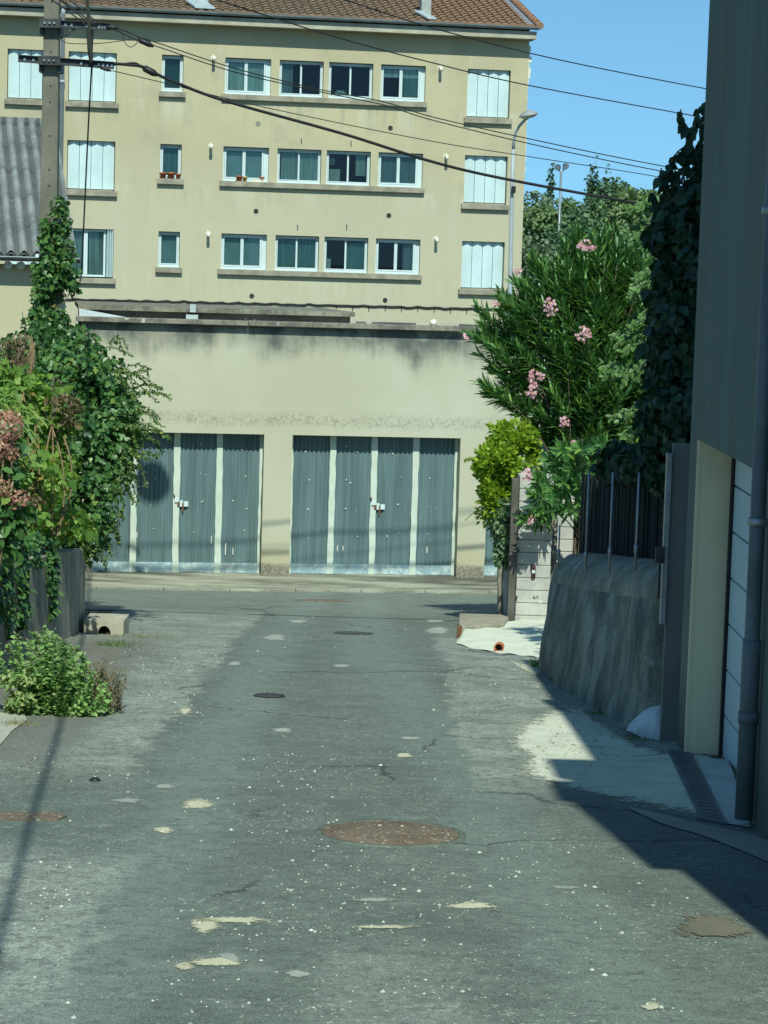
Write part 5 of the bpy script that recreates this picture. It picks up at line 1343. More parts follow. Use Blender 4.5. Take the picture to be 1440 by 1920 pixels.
def cloud(blobs, n, clusters=26, crad=.34, shell=.55, squash=1.0):
    """leaf positions gathered in clumps through several ellipsoids; returns positions and outward directions"""
    B = np.array(blobs, float); w = (B[:, 3] * B[:, 4] * B[:, 5]) ** (2 / 3); w /= w.sum()
    P_, O_ = [], []
    for b, wi in zip(B, w):
        nb = max(8, int(n * wi)); kc = max(5, int(clusters))
        d = unit(RNG.normal(size=(kc, 3))); r = shell + (1.04 - shell) * RNG.random(kc) ** .6
        cc = d * r[:, None]; cr = crad * (.55 + .9 * RNG.random(kc))
        wk = cr ** 2; wk /= wk.sum(); idx = RNG.choice(kc, nb, p=wk)
        off = RNG.normal(size=(nb, 3)); off *= (np.minimum(np.linalg.norm(off, axis=1), 1.9) / np.linalg.norm(off, axis=1))[:, None]
        q = cc[idx] + off * (cr[idx] * .55)[:, None]
        o = unit(.55 * unit(q) + .45 * unit(off) + 1e-6)
        P_.append(b[None, :3] + q * b[None, 3:6]); O_.append(o)
    return np.concatenate(P_), np.concatenate(O_)
def orient(out, droop=.35, up=.5, jitter=.5):
    n = len(out)
    nr = unit(out * .6 + np.array([0, 0, up]) + RNG.normal(size=(n, 3)) * jitter)
    ax = unit(np.cross(nr, RNG.normal(size=(n, 3)))); ax = unit(ax + out * .35 + np.array([0, 0, -droop]) + RNG.normal(size=(n, 3)) * .2)
    return ax, nr
def px_blob(px, py, Y, rx, ry=None, rz=None):   # radii in photograph pixels, depth radius in metres
    c = P(px, py, Y); s = Y / F
    return (c.x, c.y, c.z, rx * s, ry if ry else rx * s, (rz or rx) * s)
def above_ground(p, o, m=.02):
    gz = np.interp(p[:, 1], GY, GZ); k = p[:, 2] > gz + m; return p[k], o[k]
M_BARK = plain('bark', (.13, .105, .075), .95, .35, 8, 30, .5)
M_STEM = plain('green_stem', (.10, .14, .05), .8, .3, 8, 30, .2)
M_DRY = plain('dry_stem', (.20, .14, .08), .9, .3, 8, 30, .2)
M_IVY = m_leaf('ivy_leaf', (.030, .088, .026), (.105, .215, .058), .24, .38, (.16, .24, .05), .94)
M_IVY2 = m_leaf('small_ivy_leaf', (.030, .075, .020), (.13, .22, .05), .3, .45, (.26, .27, .06), .9)
M_VINE = m_leaf('vine_leaf', (.085, .175, .032), (.235, .38, .07), .40, .5, (.28, .22, .06), .93)
M_OLE = m_leaf('oleander_leaf', (.024, .085, .026), (.130, .275, .072), .22, .32, (.20, .33, .06), .94)
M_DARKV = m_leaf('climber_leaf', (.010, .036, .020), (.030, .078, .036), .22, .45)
M_YELS = m_leaf('golden_leaf', (.11, .21, .020), (.33, .45, .040), .38, .45)
M_WEED = m_leaf('weed_leaf', (.12, .24, .075), (.32, .50, .17), .38, .5, (.34, .40, .20), .93)
M_PALEW = m_leaf('pale_leaf', (.15, .21, .10), (.34, .40, .24), .3, .6)
M_DRYL = m_leaf('dry_leaf', (.10, .075, .04), (.24, .18, .09), .25, .7)

def curve_pts(a, b, bend, n=9):
    a, b = Vector(a), Vector(b); return [a.lerp(b, i / n) + Vector(bend) * (4 * (i / n) * (1 - i / n)) for i in range(n + 1)]
def shoot_leaves(shoots, step, rng_=None):
    pos, ax, nr = [], [], []
    for pts in shoots:
        acc = 0; side = 1
        for i in range(len(pts) - 1):
            d = pts[i + 1] - pts[i]; L = d.length
            k = int(L / step) + 1
            for q in range(k):
                p = pts[i].lerp(pts[i + 1], (q + random.random()) / k); dn = d.normalized()
                sd = dn.cross(Vector((random.uniform(-1, 1), random.uniform(-1, 1), random.uniform(-.2, 1)))).normalized()
                pos.append(p); ax.append(sd * .9 + dn * .45 + Vector((0, 0, -.15))); nr.append(Vector((random.uniform(-.6, .6), random.uniform(-1, .2), 1)))
    return np.array([tuple(p) for p in pos]), np.array([tuple(p) for p in ax]), np.array([tuple(p) for p in nr])

# ---- ivy mass over the left wall
t = thing('ivy_thicket', 'dense dark green ivy mound spilling over the left wall towards the lane', 'ivy', (-3.6, 24.5, g(0, 24.5)))
B = [px_blob(112, 690, 26, 62, .7, 75), px_blob(168, 775, 25, 66, .7, 80), px_blob(120, 850, 24.6, 95, .8, 90), px_blob(200, 850, 24.4, 50, .5, 70), px_blob(150, 960, 23.6, 62, .5, 75), px_blob(192, 718, 25.4, 40, .5, 52), px_blob(222, 800, 24.9, 40, .5, 60),
     px_blob(60, 900, 23.6, 80, .7, 110), px_blob(112, 985, 23.2, 64, .4, 40), px_blob(60, 700, 26.5, 62, .7, 90), px_blob(180, 935, 23.8, 32, .4, 60), px_blob(222, 790, 25, 32, .4, 55), px_blob(10, 1000, 22.5, 50, .4, 60)]
p, o = cloud(B, 19000, 30, .36, .5); ax, nr = orient(o, .55, .25, .45)
leaf_mesh('foliage', p, ax, nr, RNG.uniform(.045, .085, len(p)), T_LOBE, M_IVY, t)
sh = []
for (x0_, y0_, x1_, y1_, Y) in ((205, 650, 240, 655, 25.5), (215, 690, 292, 745, 25), (230, 720, 278, 700, 25), (240, 740, 315, 738, 24.8), (235, 770, 300, 790, 24.6), (240, 800, 318, 812, 24.5), (235, 810, 312, 836, 24.4), (225, 850, 298, 862, 24.3),
                              (235, 840, 270, 905, 24.2), (228, 880, 252, 950, 24.1), (220, 900, 235, 985, 24), (208, 960, 225, 1010, 23.8), (195, 990, 212, 1040, 23.6), (180, 1010, 196, 1062, 23.4), (160, 1030, 176, 1056, 23.2), (232, 760, 262, 830, 24.6), (222, 700, 262, 770, 25), (212, 820, 250, 880, 24.3)):
    for _ in range(3):
        a = P(x0_ + random.uniform(-12, 8), y0_ + random.uniform(-12, 12), Y + random.uniform(-.3, .3)); b = P(x1_ + random.uniform(-14, 8), y1_ + random.uniform(-16, 14), Y + random.uniform(-.4, .3))
        sh.append(curve_pts(a, b, (random.uniform(-.03, .05), 0, random.uniform(.0, .10))))
mb = MB(); [mb.tube(s, .004, 4) for s in sh]; mb.build('trailing_stems', M_STEM, t)
p, ax, nr = shoot_leaves(sh, .012); leaf_mesh('trailing_leaves', p, ax, nr, RNG.uniform(.022, .048, len(p)), T_OVAL, M_IVY2, t)
sh = [curve_pts(P(60 + random.uniform(-40, 60), 1030, 23), P(60 + random.uniform(-50, 70), 700, 25.5), (random.uniform(-.3, .3), 0, 0)) for _ in range(14)]
mb = MB(); [mb.tube(s, .014, 5) for s in sh]; mb.build('trunk', M_BARK, t)
# ivy curtains down the face of the wall
sh = []
for px, w_, yb in ((0, 9, 1160), (18, 7, 1190), (46, 6, 1205), (70, 4, 1065), (101, 3, 1165)):
    for _ in range(3):
        x = px + random.uniform(-w_, w_); 
        a, b = None, None
        def on_wall(px_, py_):
            d_ = ray(px_, py_); k = (WX + .035) / d_.x; return EYE + d_ * k
        a = on_wall(x, 1010); b = on_wall(x + random.uniform(-6, 6), yb + random.uniform(-60, 10)); 
        if b.z < g(0, b.y) + .02: b.z = g(0, b.y) + .05
        sh.append(curve_pts(a, b, (0, random.uniform(-.1, .1), 0)))
p, ax, nr = shoot_leaves(sh, .0075); p = p + RNG.normal(size=p.shape) * np.array([.02, .05, .03]); p[:, 0] = np.maximum(p[:, 0], WX + .015)
leaf_mesh('wall_ivy', p, ax, nr + np.array([1.2, 0, 0]), RNG.uniform(.035, .07, len(p)), T_LOBE, M_IVY, t)
# ---- ivy on the pole
t = thing('climbing_ivy', 'glossy ivy wrapped around the concrete pole beside the grey sheet roof', 'ivy', (PX, PYW - .25, g(0, PYW)))
B = []
for (px, py, rx, rz) in ((110, 385, 10, 26), (118, 425, 12, 25), (100, 450, 20, 28), (122, 470, 20, 32), (88, 490, 22, 30), (98, 520, 30, 30), (118, 505, 26, 28), (98, 555, 22, 30), (92, 590, 26, 26), (74, 560, 8, 28), (70, 610, 10, 30), (108, 610, 28, 30), (134, 530, 12, 18), (86, 430, 8, 16)):
    B.append(px_blob(px, py, PYW - .2, rx, .22, rz))
p, o = cloud(B, 2500, 12, .45, .3); ax, nr = orient(o, .6, .3, .45); leaf_mesh('foliage', p, ax, nr, RNG.uniform(.045, .085, len(p)), T_LOBE, m_leaf('pole_ivy_leaf', (.030, .090, .025), (.115, .230, .055), .22, .38, (.20, .20, .06), .95), t)
sh = [curve_pts(P(105 + random.uniform(-14, 14), 660, PYW - .2), P(110 + random.uniform(-25, 18), 400 + random.uniform(0, 100), PYW - .17), (random.uniform(-.06, .06), 0, 0)) for _ in range(8)] + [curve_pts(P(110, 545, PYW - .2), P(138, 565, PYW - .3), (0, 0, .1))]
mb = MB(); [mb.tube(s, .012, 5) for s in sh]; mb.build('stems', M_BARK, t)
# ---- grape vine and hydrangea at the left edge
t = thing('grape_vine', 'pale green large-leaved grape vine in front of the ivy at the left edge', 'vine', (-3.3, 21, g(0, 21)))
B = [px_blob(40, 740, 21.5, 62, .5, 55), px_blob(80, 800, 21.5, 48, .5, 60), px_blob(70, 890, 21, 58, .5, 55), px_blob(110, 870, 21.5, 34, .4, 34), px_blob(130, 985, 21.8, 48, .3, 26), px_blob(40, 990, 20.5, 44, .4, 50), px_blob(-30, 860, 21, 60, .6, 150), px_blob(95, 992, 21.6, 50, .3, 22), px_blob(20, 1060, 20, 24, .3, 40)]
p, o = cloud(B, 4200, 22, .36, .4); ax, nr = orient(o, .5, .35, .5); leaf_mesh('foliage', p, ax, nr, np.where(RNG.random(len(p)) < .18, RNG.uniform(.085, .13, len(p)), RNG.uniform(.045, .085, len(p))), T_LOBE, M_VINE, t)
p, o = cloud([px_blob(118, 755, 21.2, 24, .3, 18), px_blob(62, 950, 20.8, 30, .3, 30), px_blob(135, 790, 21.4, 14, .3, 30)], 260, 10, .4, .3); ax, nr = orient(o, .7, .1, .6); leaf_mesh('dry_leaves', p, ax, nr, RNG.uniform(.05, .09, len(p)), T_OVAL, M_DRYL, t)
sh = [curve_pts(P(50 + random.uniform(-60, 60), 1050, 21), P(60 + random.uniform(-60, 60), 720 + random.uniform(0, 100), 21.3), (random.uniform(-.2, .2), 0, 0)) for _ in range(12)]
mb = MB(); [mb.tube(s, .009, 5) for s in sh]; mb.build('trunk', M_DRY, t)
t = thing('tall_grass', 'arching yellow-green strap leaves above the pink hydrangea', 'plant', (-3.6, 20, g(0, 20)))
pos, axs, nrs = [], [], []
for _ in range(46):
    c = P(-8 + random.gauss(0, 18), 795 + random.gauss(0, 18), 20.2 + random.gauss(0, .1)); a = Vector((random.uniform(-.4, .9), random.uniform(-.6, .3), random.uniform(.3, 1.2))).normalized()
    q = c.copy()
    for k in range(7):
        pos.append(tuple(q)); axs.append(tuple(a)); nrs.append((random.uniform(-.1, .1), -.8, .6)); q = q + a * .062; a = (a + Vector((0.02, 0, -.34))).normalized()
leaf_mesh('blades', pos, axs, nrs, .075, ([(-.09, 0, 0), (.10, 0, 0), (.09, 1, 0), (-.09, 1, 0)], [(0, 1, 2, 3)]), M_VINE, t)
t = thing('dry_weeds', 'thin dry brown seed stalks against the beige house wall', 'plant', (-4.2, 25, g(0, 25)))
mb = MB()
for _ in range(34):
    px = random.uniform(-5, 62); a = P(px, 720, 24.5); b = P(px + random.uniform(-8, 10), random.uniform(625, 670), 24.5); mb.tube(curve_pts(a, b, (random.uniform(-.05, .05), 0, 0), 5), .006, 4)
mb.build('stalks', M_DRY, t)
p, o = cloud([px_blob(30, 665, 24.5, 34, .2, 34)], 420, 20, .3, .2); ax, nr = orient(o, -.3, .1, .6); leaf_mesh('seed_heads', p, ax, nr, RNG.uniform(.02, .045, len(p)), T_OVAL, M_DRYL, t)
YH = 16.2
t = thing('hydrangea_bush', 'hydrangea with faded pink round flower heads at the left edge', 'shrub', (-2.95, YH, g(0, YH)))
M_HYD = m_leaf('hydrangea_petal', (.30, .12, .09), (.56, .33, .25), .25, .7, (.42, .40, .22), .92)
p, o = cloud([px_blob(-25, 900, YH + .2, 70, .25, 110), px_blob(5, 1000, YH + .2, 40, .2, 50), px_blob(20, 965, YH + .15, 32, .2, 30)], 900, 16, .4, .3); ax, nr = orient(o, .4, .5, .5); leaf_mesh('foliage', p, ax, nr, RNG.uniform(.07, .12, len(p)), T_OVAL, M_IVY, t)
sh = [curve_pts(P(-30 + random.uniform(-40, 30), 1090, YH), P(0 + random.uniform(-40, 25), 840 + random.uniform(0, 80), YH), (0, 0, 0)) for _ in range(9)]
mb = MB(); [mb.tube(s, .009, 5) for s in sh]; mb.build('stems', M_DRY, t)
for (px, py, r_) in ((8, 800, 36), (-2, 840, 30), (2, 915, 20), (37, 936, 19), (22, 850, 14)):
    c = P(px, py, YH); rr_ = r_ * YH / F; nb = int(260 * (r_ / 30) ** 2); d = unit(RNG.normal(size=(nb, 3))); d[:, 2] = d[:, 2] * .85 + .05
    nr = unit(d + RNG.normal(size=d.shape) * .35); ax = unit(np.cross(nr, RNG.normal(size=d.shape)))
    leaf_mesh('flower_head', np.array(c)[None] + d * rr_ * RNG.uniform(.86, 1.05, (nb, 1)), ax, nr, RNG.uniform(.026, .040, nb), T_OVAL, M_HYD, t)
# ---- weed clump on the left verge
YB = G(110, 1340).y
t = thing('weed_clump', 'bushy bright green weed clump growing at the foot of the left wall', 'weeds', G(110, 1340))
pos, axs, nrs, sh = [], [], [], []
gz0 = g(0, YB)
for i in range(150):
    px0 = 112 + random.gauss(0, 27); bx = P(px0, 1330, YB + random.uniform(-.15, .45)); bx.z = g(0, bx.y)
    tx = min(198, px0 + (px0 - 108) * .65 + random.gauss(0, 13)); px0 = min(px0, 170); 
    hmax = 1172 + 70 * random.random() ** 1.5 + .0042 * (tx - 70) ** 2 * (1.5 if tx > 70 else 1.0) + 70 * random.random() ** 2
    tp = P(tx, min(hmax, 1325), bx.y + random.uniform(-.12, .1))
    if tp.z < bx.z + .06: tp.z = bx.z + .06
    sh.append(curve_pts(bx, tp, ((tp.x - bx.x) * .12, 0, .02), 8))
mb = MB(); [mb.tube(s, .003, 4) for s in sh]; mb.build('stems', M_STEM, t)
p, ax, nr = shoot_leaves(sh, .0066); leaf_mesh('foliage', p, ax, nr, RNG.uniform(.018, .050, len(p)), T_OVAL, M_WEED, t)
tips = np.array([tuple(s[-1].lerp(s[-2], random.random() * 1.5)) for s in sh if s[-1].z > gz0 + .42 for _ in range(14)])
leaf_mesh('pale_spires', tips + RNG.normal(size=tips.shape) * .012, RNG.normal(size=tips.shape) * .5 + np.array([0, 0, 1]), RNG.normal(size=tips.shape), RNG.uniform(.014, .03, len(tips)), T_OVAL, M_PALEW, t)
t = thing('dry_shrub', 'brownish half-dry weeds at the right side of the green clump', 'weeds', G(195, 1320))
sh = []
for i in range(60):
    px = random.gauss(188, 16); a = P(px, 1322, YB + random.uniform(0, .8)); a.z = g(0, a.y); sh.append(curve_pts(a, a + Vector((random.uniform(-.05, .12), random.uniform(-.05, .05), random.uniform(.08, .36))), (random.uniform(-.02, .02), 0, 0), 5))
mb = MB(); [mb.tube(s, .0025, 4) for s in sh]; mb.build('stems', M_DRY, t)
p, ax, nr = shoot_leaves(sh, .008); leaf_mesh('foliage', p, ax, nr, RNG.uniform(.012, .028, len(p)), T_OVAL, m_leaf('dusty_leaf', (.07, .085, .045), (.19, .19, .11), .3, .7), t)
t = thing('leafy_seedlings', 'pale variegated seedlings left of the big weed clump', 'weeds', G(40, 1330))
p, o = cloud([px_blob(30, 1270, YB, 42, .15, 16), px_blob(36, 1312, YB - .1, 34, .14, 26)], 700, 14, .4, .2); p, o = above_ground(p, o); ax, nr = orient(o, .1, .9, .4); leaf_mesh('foliage', p, ax, nr, RNG.uniform(.025, .055, len(p)), T_OVAL, m_leaf('seedling_leaf', (.12, .22, .07), (.36, .42, .18), .3, .5), t)
# grass tufts
def tuft(name, px, py, spread, h, n, label, mat=None):
    c = G(px, py); pos, ax = [], []
    for _ in range(n):
        q = c + Vector((random.gauss(0, spread), random.gauss(0, spread), 0)); q.z = g(0, q.y) + .004; pos.append(tuple(q)); ax.append((random.gauss(0, .7), random.gauss(0, .5), 1))
    o_ = leaf_mesh(name, pos, ax, RNG.normal(size=(n, 3)) + np.array([0, -1, 0]), RNG.uniform(.4, 1, n) * h, ([(-.05, 0, 0), (.05, 0, 0), (.0, 1, .1)], [(0, 1, 2)]), mat or M_DRYG)
    tag(o_, label, 'grass tuft', 'grass tufts in the cracks')
M_DRYG = m_leaf('dry_grass_blade', (.12, .13, .05), (.30, .28, .12), .3, .7); M_GRN = m_leaf('grass_blade', (.06, .12, .03), (.16, .24, .07), .3, .6)
tuft('grass_tuft', 30, 1362, .06, .06, 160, 'dry flattened grass tuft on the pale path at the left edge')
tuft('grass_tuft', 80, 1455, .12, .03, 140, 'sparse low grass on the gravel near the long pole-like shadow')
tuft('grass_tuft', 540, 1855, .08, .02, 110, 'faint green tuft in the worn asphalt at the bottom centre', M_GRN)
tuft('grass_tuft', 1018, 1252, .05, .12, 160, 'leafy green tuft at the far foot of the streaked old wall', M_GRN)
tuft('grass_tuft', 1125, 1340, .05, .05, 120, 'small dull tuft against the base of the streaked old wall', M_GRN)
tuft('grass_tuft', 215, 1212, .10, .09, 150, 'thin green tuft on the earthy verge below the culvert block', M_GRN)
tuft('grass_tuft', 1190, 1388, .07, .06, 110, 'short green tuft beside the crumpled white sack', M_GRN)
tuft('grass_tuft', 870, 1206, .10, .03, 90, 'low tuft where the cream ramp meets the asphalt', M_GRN)
tuft('grass_tuft', 1065, 1400, .10, .018, 120, 'flat dry grass wisps on the sunlit pale apron')
tuft('grass_tuft', 260, 1195, .16, .05, 260, 'brown dry grass beside the arched culvert block')

# ---- yellow-green shrub behind the pillar
YS2 = PY + .75
t = thing('golden_shrub', 'bright yellow-green shrub hanging over the low wall beside the block pillar', 'shrub', (1.35, YS2, g(0, YS2)))
B = [px_blob(960, 815, YS2 + .2, 42, .35, 34), px_blob(935, 870, YS2, 38, .35, 44), px_blob(972, 850, YS2 + .3, 34, .4, 52), px_blob(930, 930, YS2, 30, .3, 50), px_blob(946, 930, YS2 + .2, 28, .3, 60)]
p, o = cloud(B, 6500, 26, .32, .45); n = len(p); ax = unit(o + RNG.normal(size=(n, 3)) * .35 + np.array([-.15, -.1, .35])); leaf_mesh('foliage', p, ax, RNG.normal(size=(n, 3)) * .6 + np.array([0, -.5, 1]), RNG.uniform(.05, .085, n), T_OVAL, M_YELS, t)
B = [px_blob(938, 985, YS2 - .15, 22, .22, 26), px_blob(945, 1020, YS2 - .25, 16, .18, 26), px_blob(950, 960, YS2 - .2, 18, .2, 22), px_blob(944, 1050, YS2 - .3, 14, .12, 16)]
p, o = cloud(B, 1500, 14, .4, .3); ax, nr = orient(o, .5, .4, .5); leaf_mesh('lower_leaves', p, ax, nr, RNG.uniform(.04, .075, len(p)), T_LOBE, m_leaf('pale_ivy_leaf', (.06, .13, .05), (.26, .36, .20), .25, .5), t)
sh = [curve_pts((pxX(945, 1050, YS2) + random.uniform(0, .12), YS2, g(0, YS2) + .6), P(random.uniform(915, 990), random.uniform(820, 930), YS2), (random.uniform(-.05, .05), 0, 0)) for _ in range(12)]
sh += [curve_pts(P(905, 870, YS2), P(872, 862, YS2 - .1), (0, 0, .03)), curve_pts(P(900, 950, YS2), P(872, 976, YS2 - .1), (0, 0, .0))]
mb = MB(); [mb.tube(s, .006, 4) for s in sh]; mb.build('stems', M_STEM, t)
p, ax, nr = shoot_leaves(sh[-2:-1], .012); leaf_mesh('outer_sprig', p, ax, nr, RNG.uniform(.03, .06, len(p)), T_OVAL, M_YELS, t)

# ---- oleander
YO = 28.0
root = Vector((P(1115, 900, YO).x, YO, g(0, YO)))
t = thing('oleander', 'large oleander with pink flower clusters leaning over the old wall', 'shrub', root)
stems = []; targets = []
BO = [px_blob(1085, 620, YO, 150, .75, 150), px_blob(1030, 650, YO, 130, .6, 95), px_blob(1130, 560, YO, 100, .7, 115), px_blob(1022, 735, YO - .1, 58, .5, 55), px_blob(1105, 850, YO, 85, .5, 90), px_blob(1100, 770, YO, 120, .6, 110), px_blob(1075, 890, YO - .3, 52, .35, 70), px_blob(1150, 700, YO - .2, 90, .6, 180), px_blob(1180, 520, YO - .1, 70, .6, 95), px_blob(1195, 650, YO - .1, 60, .6, 120), px_blob(1170, 840, YO, 70, .5, 70), px_blob(1065, 900, 22.5, 46, .3, 60), px_blob(1110, 870, 21.5, 44, .3, 46)]
WO = np.array([b[3] * b[5] for b in BO]); WO /= WO.sum()
for i in range(680):
    b = BO[RNG.choice(len(BO), p=WO)]; d = RNG.normal(size=3); d /= np.linalg.norm(d); d[1] = -abs(d[1]) * .8 if RNG.random() < .72 else d[1]
    k = RNG.uniform(.72, 1.06); tp = Vector((b[0] + d[0] * b[3] * k, b[1] + d[1] * b[4] * k, b[2] + d[2] * b[5] * k))
    if tp.z < g(0, tp.y) + .5: continue
    targets.append(tp)
for (px, py, Y) in ((892, 638, YO - .2), (905, 625, YO - .1), (912, 590, YO), (930, 660, YO - .3), (925, 700, YO - .2), (940, 735, YO - .2), (912, 728, YO - .3), (960, 765, YO - .2), (965, 570, YO), (985, 540, YO), (1090, 435, YO), (1060, 460, YO), (1150, 440, YO), (1120, 450, YO), (1200, 440, YO), (1010, 960, PY - .5), (990, 975, PY - .5), (1005, 935, PY - .5), (1060, 960, PY - .3), (920, 745, YO - .2), (940, 560, YO), (1075, 445, YO), (1000, 900, PY - .3), (1080, 900, PY - .2)):
    for _ in range(2): targets.append(P(px + random.uniform(-10, 10), py + random.uniform(-8, 8), Y))
pos, axs, nrs = [], [], []
for tp in targets:
    r0 = root + Vector((random.gauss(0, .14), random.gauss(0, .18), 0)); mid = Vector(((tp.x - r0.x) * .12, (tp.y - r0.y) * .12, (tp.z - r0.z) * .16))
    pts = curve_pts(r0, tp, (-(tp.x - r0.x) * .22, 0, .20 + .22 * min(1.2, abs(tp.x - r0.x))), 12); stems.append(pts)
    d = (pts[-1] - pts[-2]).normalized(); L = random.uniform(.28, .60); n = int(L / .036)
    for k in range(n):
        q = tp - d * (L * k / n) + Vector((random.gauss(0, .008), random.gauss(0, .008), 0)); a0_ = k * 1.05 + random.random()
        x_ = d.orthogonal().normalized(); y_ = d.cross(x_)
        for j in range(3):
            an = a0_ + j * 2.094; side = x_ * math.cos(an) + y_ * math.sin(an); spread = .45 + .85 * k / n
            a = (d * (1.05 - .45 * k / n) + side * spread + Vector((0, 0, .10))).normalized(); pos.append(tuple(q)); axs.append(tuple(a)); nrs.append(tuple(d * .8 - side * .5 + Vector((random.gauss(0, .35), random.gauss(0, .35), .45))))
leaf_mesh('foliage', pos, axs, nrs, RNG.uniform(.13, .235, len(pos)), T_BLADE, M_OLE, t)
mb = MB(); [mb.tube(s, [.014 - .010 * i / 12 for i in range(13)], 5) for s in stems[::3]]; mb.build('stems', M_BARK, t)
M_PINK = m_leaf('oleander_petal', (.48, .20, .27), (.74, .50, .56), .3, .6, (.45, .25, .16), .86)
for i, (px, py, rw, rh_) in enumerate(((1098, 461, 19, 11), (1033, 576, 13, 17), (1094, 627, 15, 15), (997, 728, 11, 24), (1058, 790, 10, 11), (1083, 838, 13, 17), (989, 890, 11, 11), (1062, 906, 7, 10), (1000, 702, 9, 8), (873, 632, 6, 5), (971, 509, 7, 5), (996, 976, 9, 7), (1222, 845, 7, 6), (930, 570, 7, 5), (1013, 705, 8, 7))):
    Y = YO - .85 if py > 420 and px > 960 else YO - .35
    if py > 880: Y = PY - .55
    c = P(px, py, Y); s_ = Y / F; nb = int(6 + rw * rh_ * .13); d = RNG.normal(size=(nb, 3)) * .6; d /= np.maximum(1, np.linalg.norm(d, axis=1) / 1.0)[:, None]
    pp = np.array(c)[None] + d * np.array([rw * s_ * .95, .05, rh_ * s_ * .95])
    fl = []; fa = []; fn_ = []
    for q, dd in zip(pp, d):
        ctr = np.array([dd[0] * .5, -1, dd[2] * .4 + .2]); ctr /= np.linalg.norm(ctr); u_ = np.cross(ctr, [0, 0, 1.]); u_ /= np.linalg.norm(u_); v_ = np.cross(ctr, u_)
        ph = random.random() * 6
        for j in range(5):
            an = ph + j * 1.2566; fl.append(q); fa.append(u_ * math.cos(an) + v_ * math.sin(an) + ctr * .35); fn_.append(ctr)
    leaf_mesh('flower_cluster', fl, fa, fn_, RNG.uniform(.018, .028, len(fl)), T_OVAL, M_PINK, t, rnd=np.repeat(RNG.random(nb), 5))
# ---- dark climber on the house end
YV = 16.6
t = thing('dark_climber', 'tall dark climber with hanging heart-shaped leaves behind the house corner', 'climber', (2.3, YV, g(0, YV)))
B = [px_blob(1295, 860, YV, 52, .35, 62), px_blob(1288, 770, YV, 56, .5, 95), px_blob(1292, 640, YV, 54, .5, 105), px_blob(1302, 500, YV, 46, .5, 95), px_blob(1276, 425, YV - .1, 32, .4, 46), px_blob(1316, 370, YV, 20, .35, 52), px_blob(1284, 365, YV - .1, 14, .25, 22), px_blob(1240, 440, YV + .1, 22, .3, 30), px_blob(1345, 600, YV + .3, 60, .6, 300), px_blob(1238, 560, YV + .3, 15, .3, 52), px_blob(1232, 690, YV + .3, 18, .3, 58), px_blob(1226, 800, YV + .2, 22, .3, 62), px_blob(1244, 620, YV + .2, 20, .3, 30), px_blob(1250, 500, YV + .2, 16, .3, 26), px_blob(1215, 868, YV + 1.0, 46, .3, 34), px_blob(1165, 862, YV + 1.6, 40, .3, 30), px_blob(1255, 900, YV + .2, 34, .25, 22)]
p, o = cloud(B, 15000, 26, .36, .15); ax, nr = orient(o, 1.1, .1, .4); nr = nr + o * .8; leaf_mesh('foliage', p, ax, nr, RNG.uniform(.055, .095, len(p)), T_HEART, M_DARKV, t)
sh = [[P(a, b, YV - .1) for a, b in q] for q in (((1290, 300), (1296, 260), (1300, 230), (1310, 205), (1322, 192)), ((1300, 250), (1290, 240), (1280, 225), (1276, 205)), ((1310, 290), (1322, 250), (1318, 215)), ((1250, 380), (1238, 340), (1240, 315)), ((1260, 360), (1255, 310), (1270, 285), (1290, 270)), ((1322, 330), (1318, 280), (1325, 240)), ((1300, 340), (1302, 300), (1294, 275)), ((1270, 390), (1262, 350), (1262, 320)), ((1285, 350), (1280, 310), (1284, 285)), ((1245, 420), (1228, 390), (1226, 360)), ((1240, 400), (1246, 345), (1256, 318)), ((1310, 360), (1312, 320), (1306, 300)), ((1222, 470), (1210, 440), (1214, 420)), ((1228, 660), (1206, 640), (1200, 660)), ((1226, 780), (1200, 770), (1194, 790)), ((1232, 560), (1212, 540), (1208, 560)))]
mb = MB(); [mb.tube(s, .006, 5) for s in sh]
for _ in range(9):
    x = random.uniform(1262, 1325); mb.tube(curve_pts((P(x, 900, YV).x, YV, g(0, YV)), P(x + random.uniform(-10, 14), random.uniform(430, 560), YV), (random.uniform(-.08, .08), 0, 0)), .012, 5)
mb.build('stems', M_BARK, t)
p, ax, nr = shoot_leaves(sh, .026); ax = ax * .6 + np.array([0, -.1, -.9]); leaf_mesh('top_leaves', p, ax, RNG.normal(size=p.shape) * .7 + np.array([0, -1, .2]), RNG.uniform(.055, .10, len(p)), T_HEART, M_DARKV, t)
# lit feathery sprays of the climber on the lane side
t2 = thing('feathery_creeper', 'lit fresh green creeper sprays between the oleander and the dark climber', 'climber', (1.9, 19.6, g(0, 19.6)))
sh = []
for (x0_, y0_, x1_, y1_) in ((1215, 880, 1138, 885), (1220, 825, 1170, 825), (1215, 700, 1150, 700), (1210, 745, 1150, 690), (1215, 690, 1165, 720), (1230, 640, 1160, 640), (1235, 600, 1180, 610), (1225, 560, 1200, 570), (1215, 780, 1160, 790), (1230, 520, 1195, 545), (1225, 660, 1180, 655), (1210, 720, 1140, 705), (1240, 880, 1180, 875), (1230, 430, 1190, 445), (1235, 400, 1195, 400)):
    for _ in range(2): sh.append(curve_pts(P(x0_ + 14, y0_ + random.uniform(-22, 22), 19.4), P(x1_ - 6 + random.uniform(-14, 10), y1_ + random.uniform(-12, 12), 19.1 + random.uniform(-.2, .2)), (0, 0, .06), 10))
pos, axs, nrs = [], [], []
for s in sh:
    for i in range(2, len(s)):
        d = (s[i] - s[i - 1]).normalized()
        for j in range(3):
            q = s[i - 1].lerp(s[i], j / 3)
            for sg in (-1, 1): pos.append(tuple(q)); axs.append((d.x * .6 + random.gauss(0, .3), -.3 * random.random(), sg * .5 - .45 + random.gauss(0, .25))); nrs.append((random.gauss(0, .3), -1, .7))
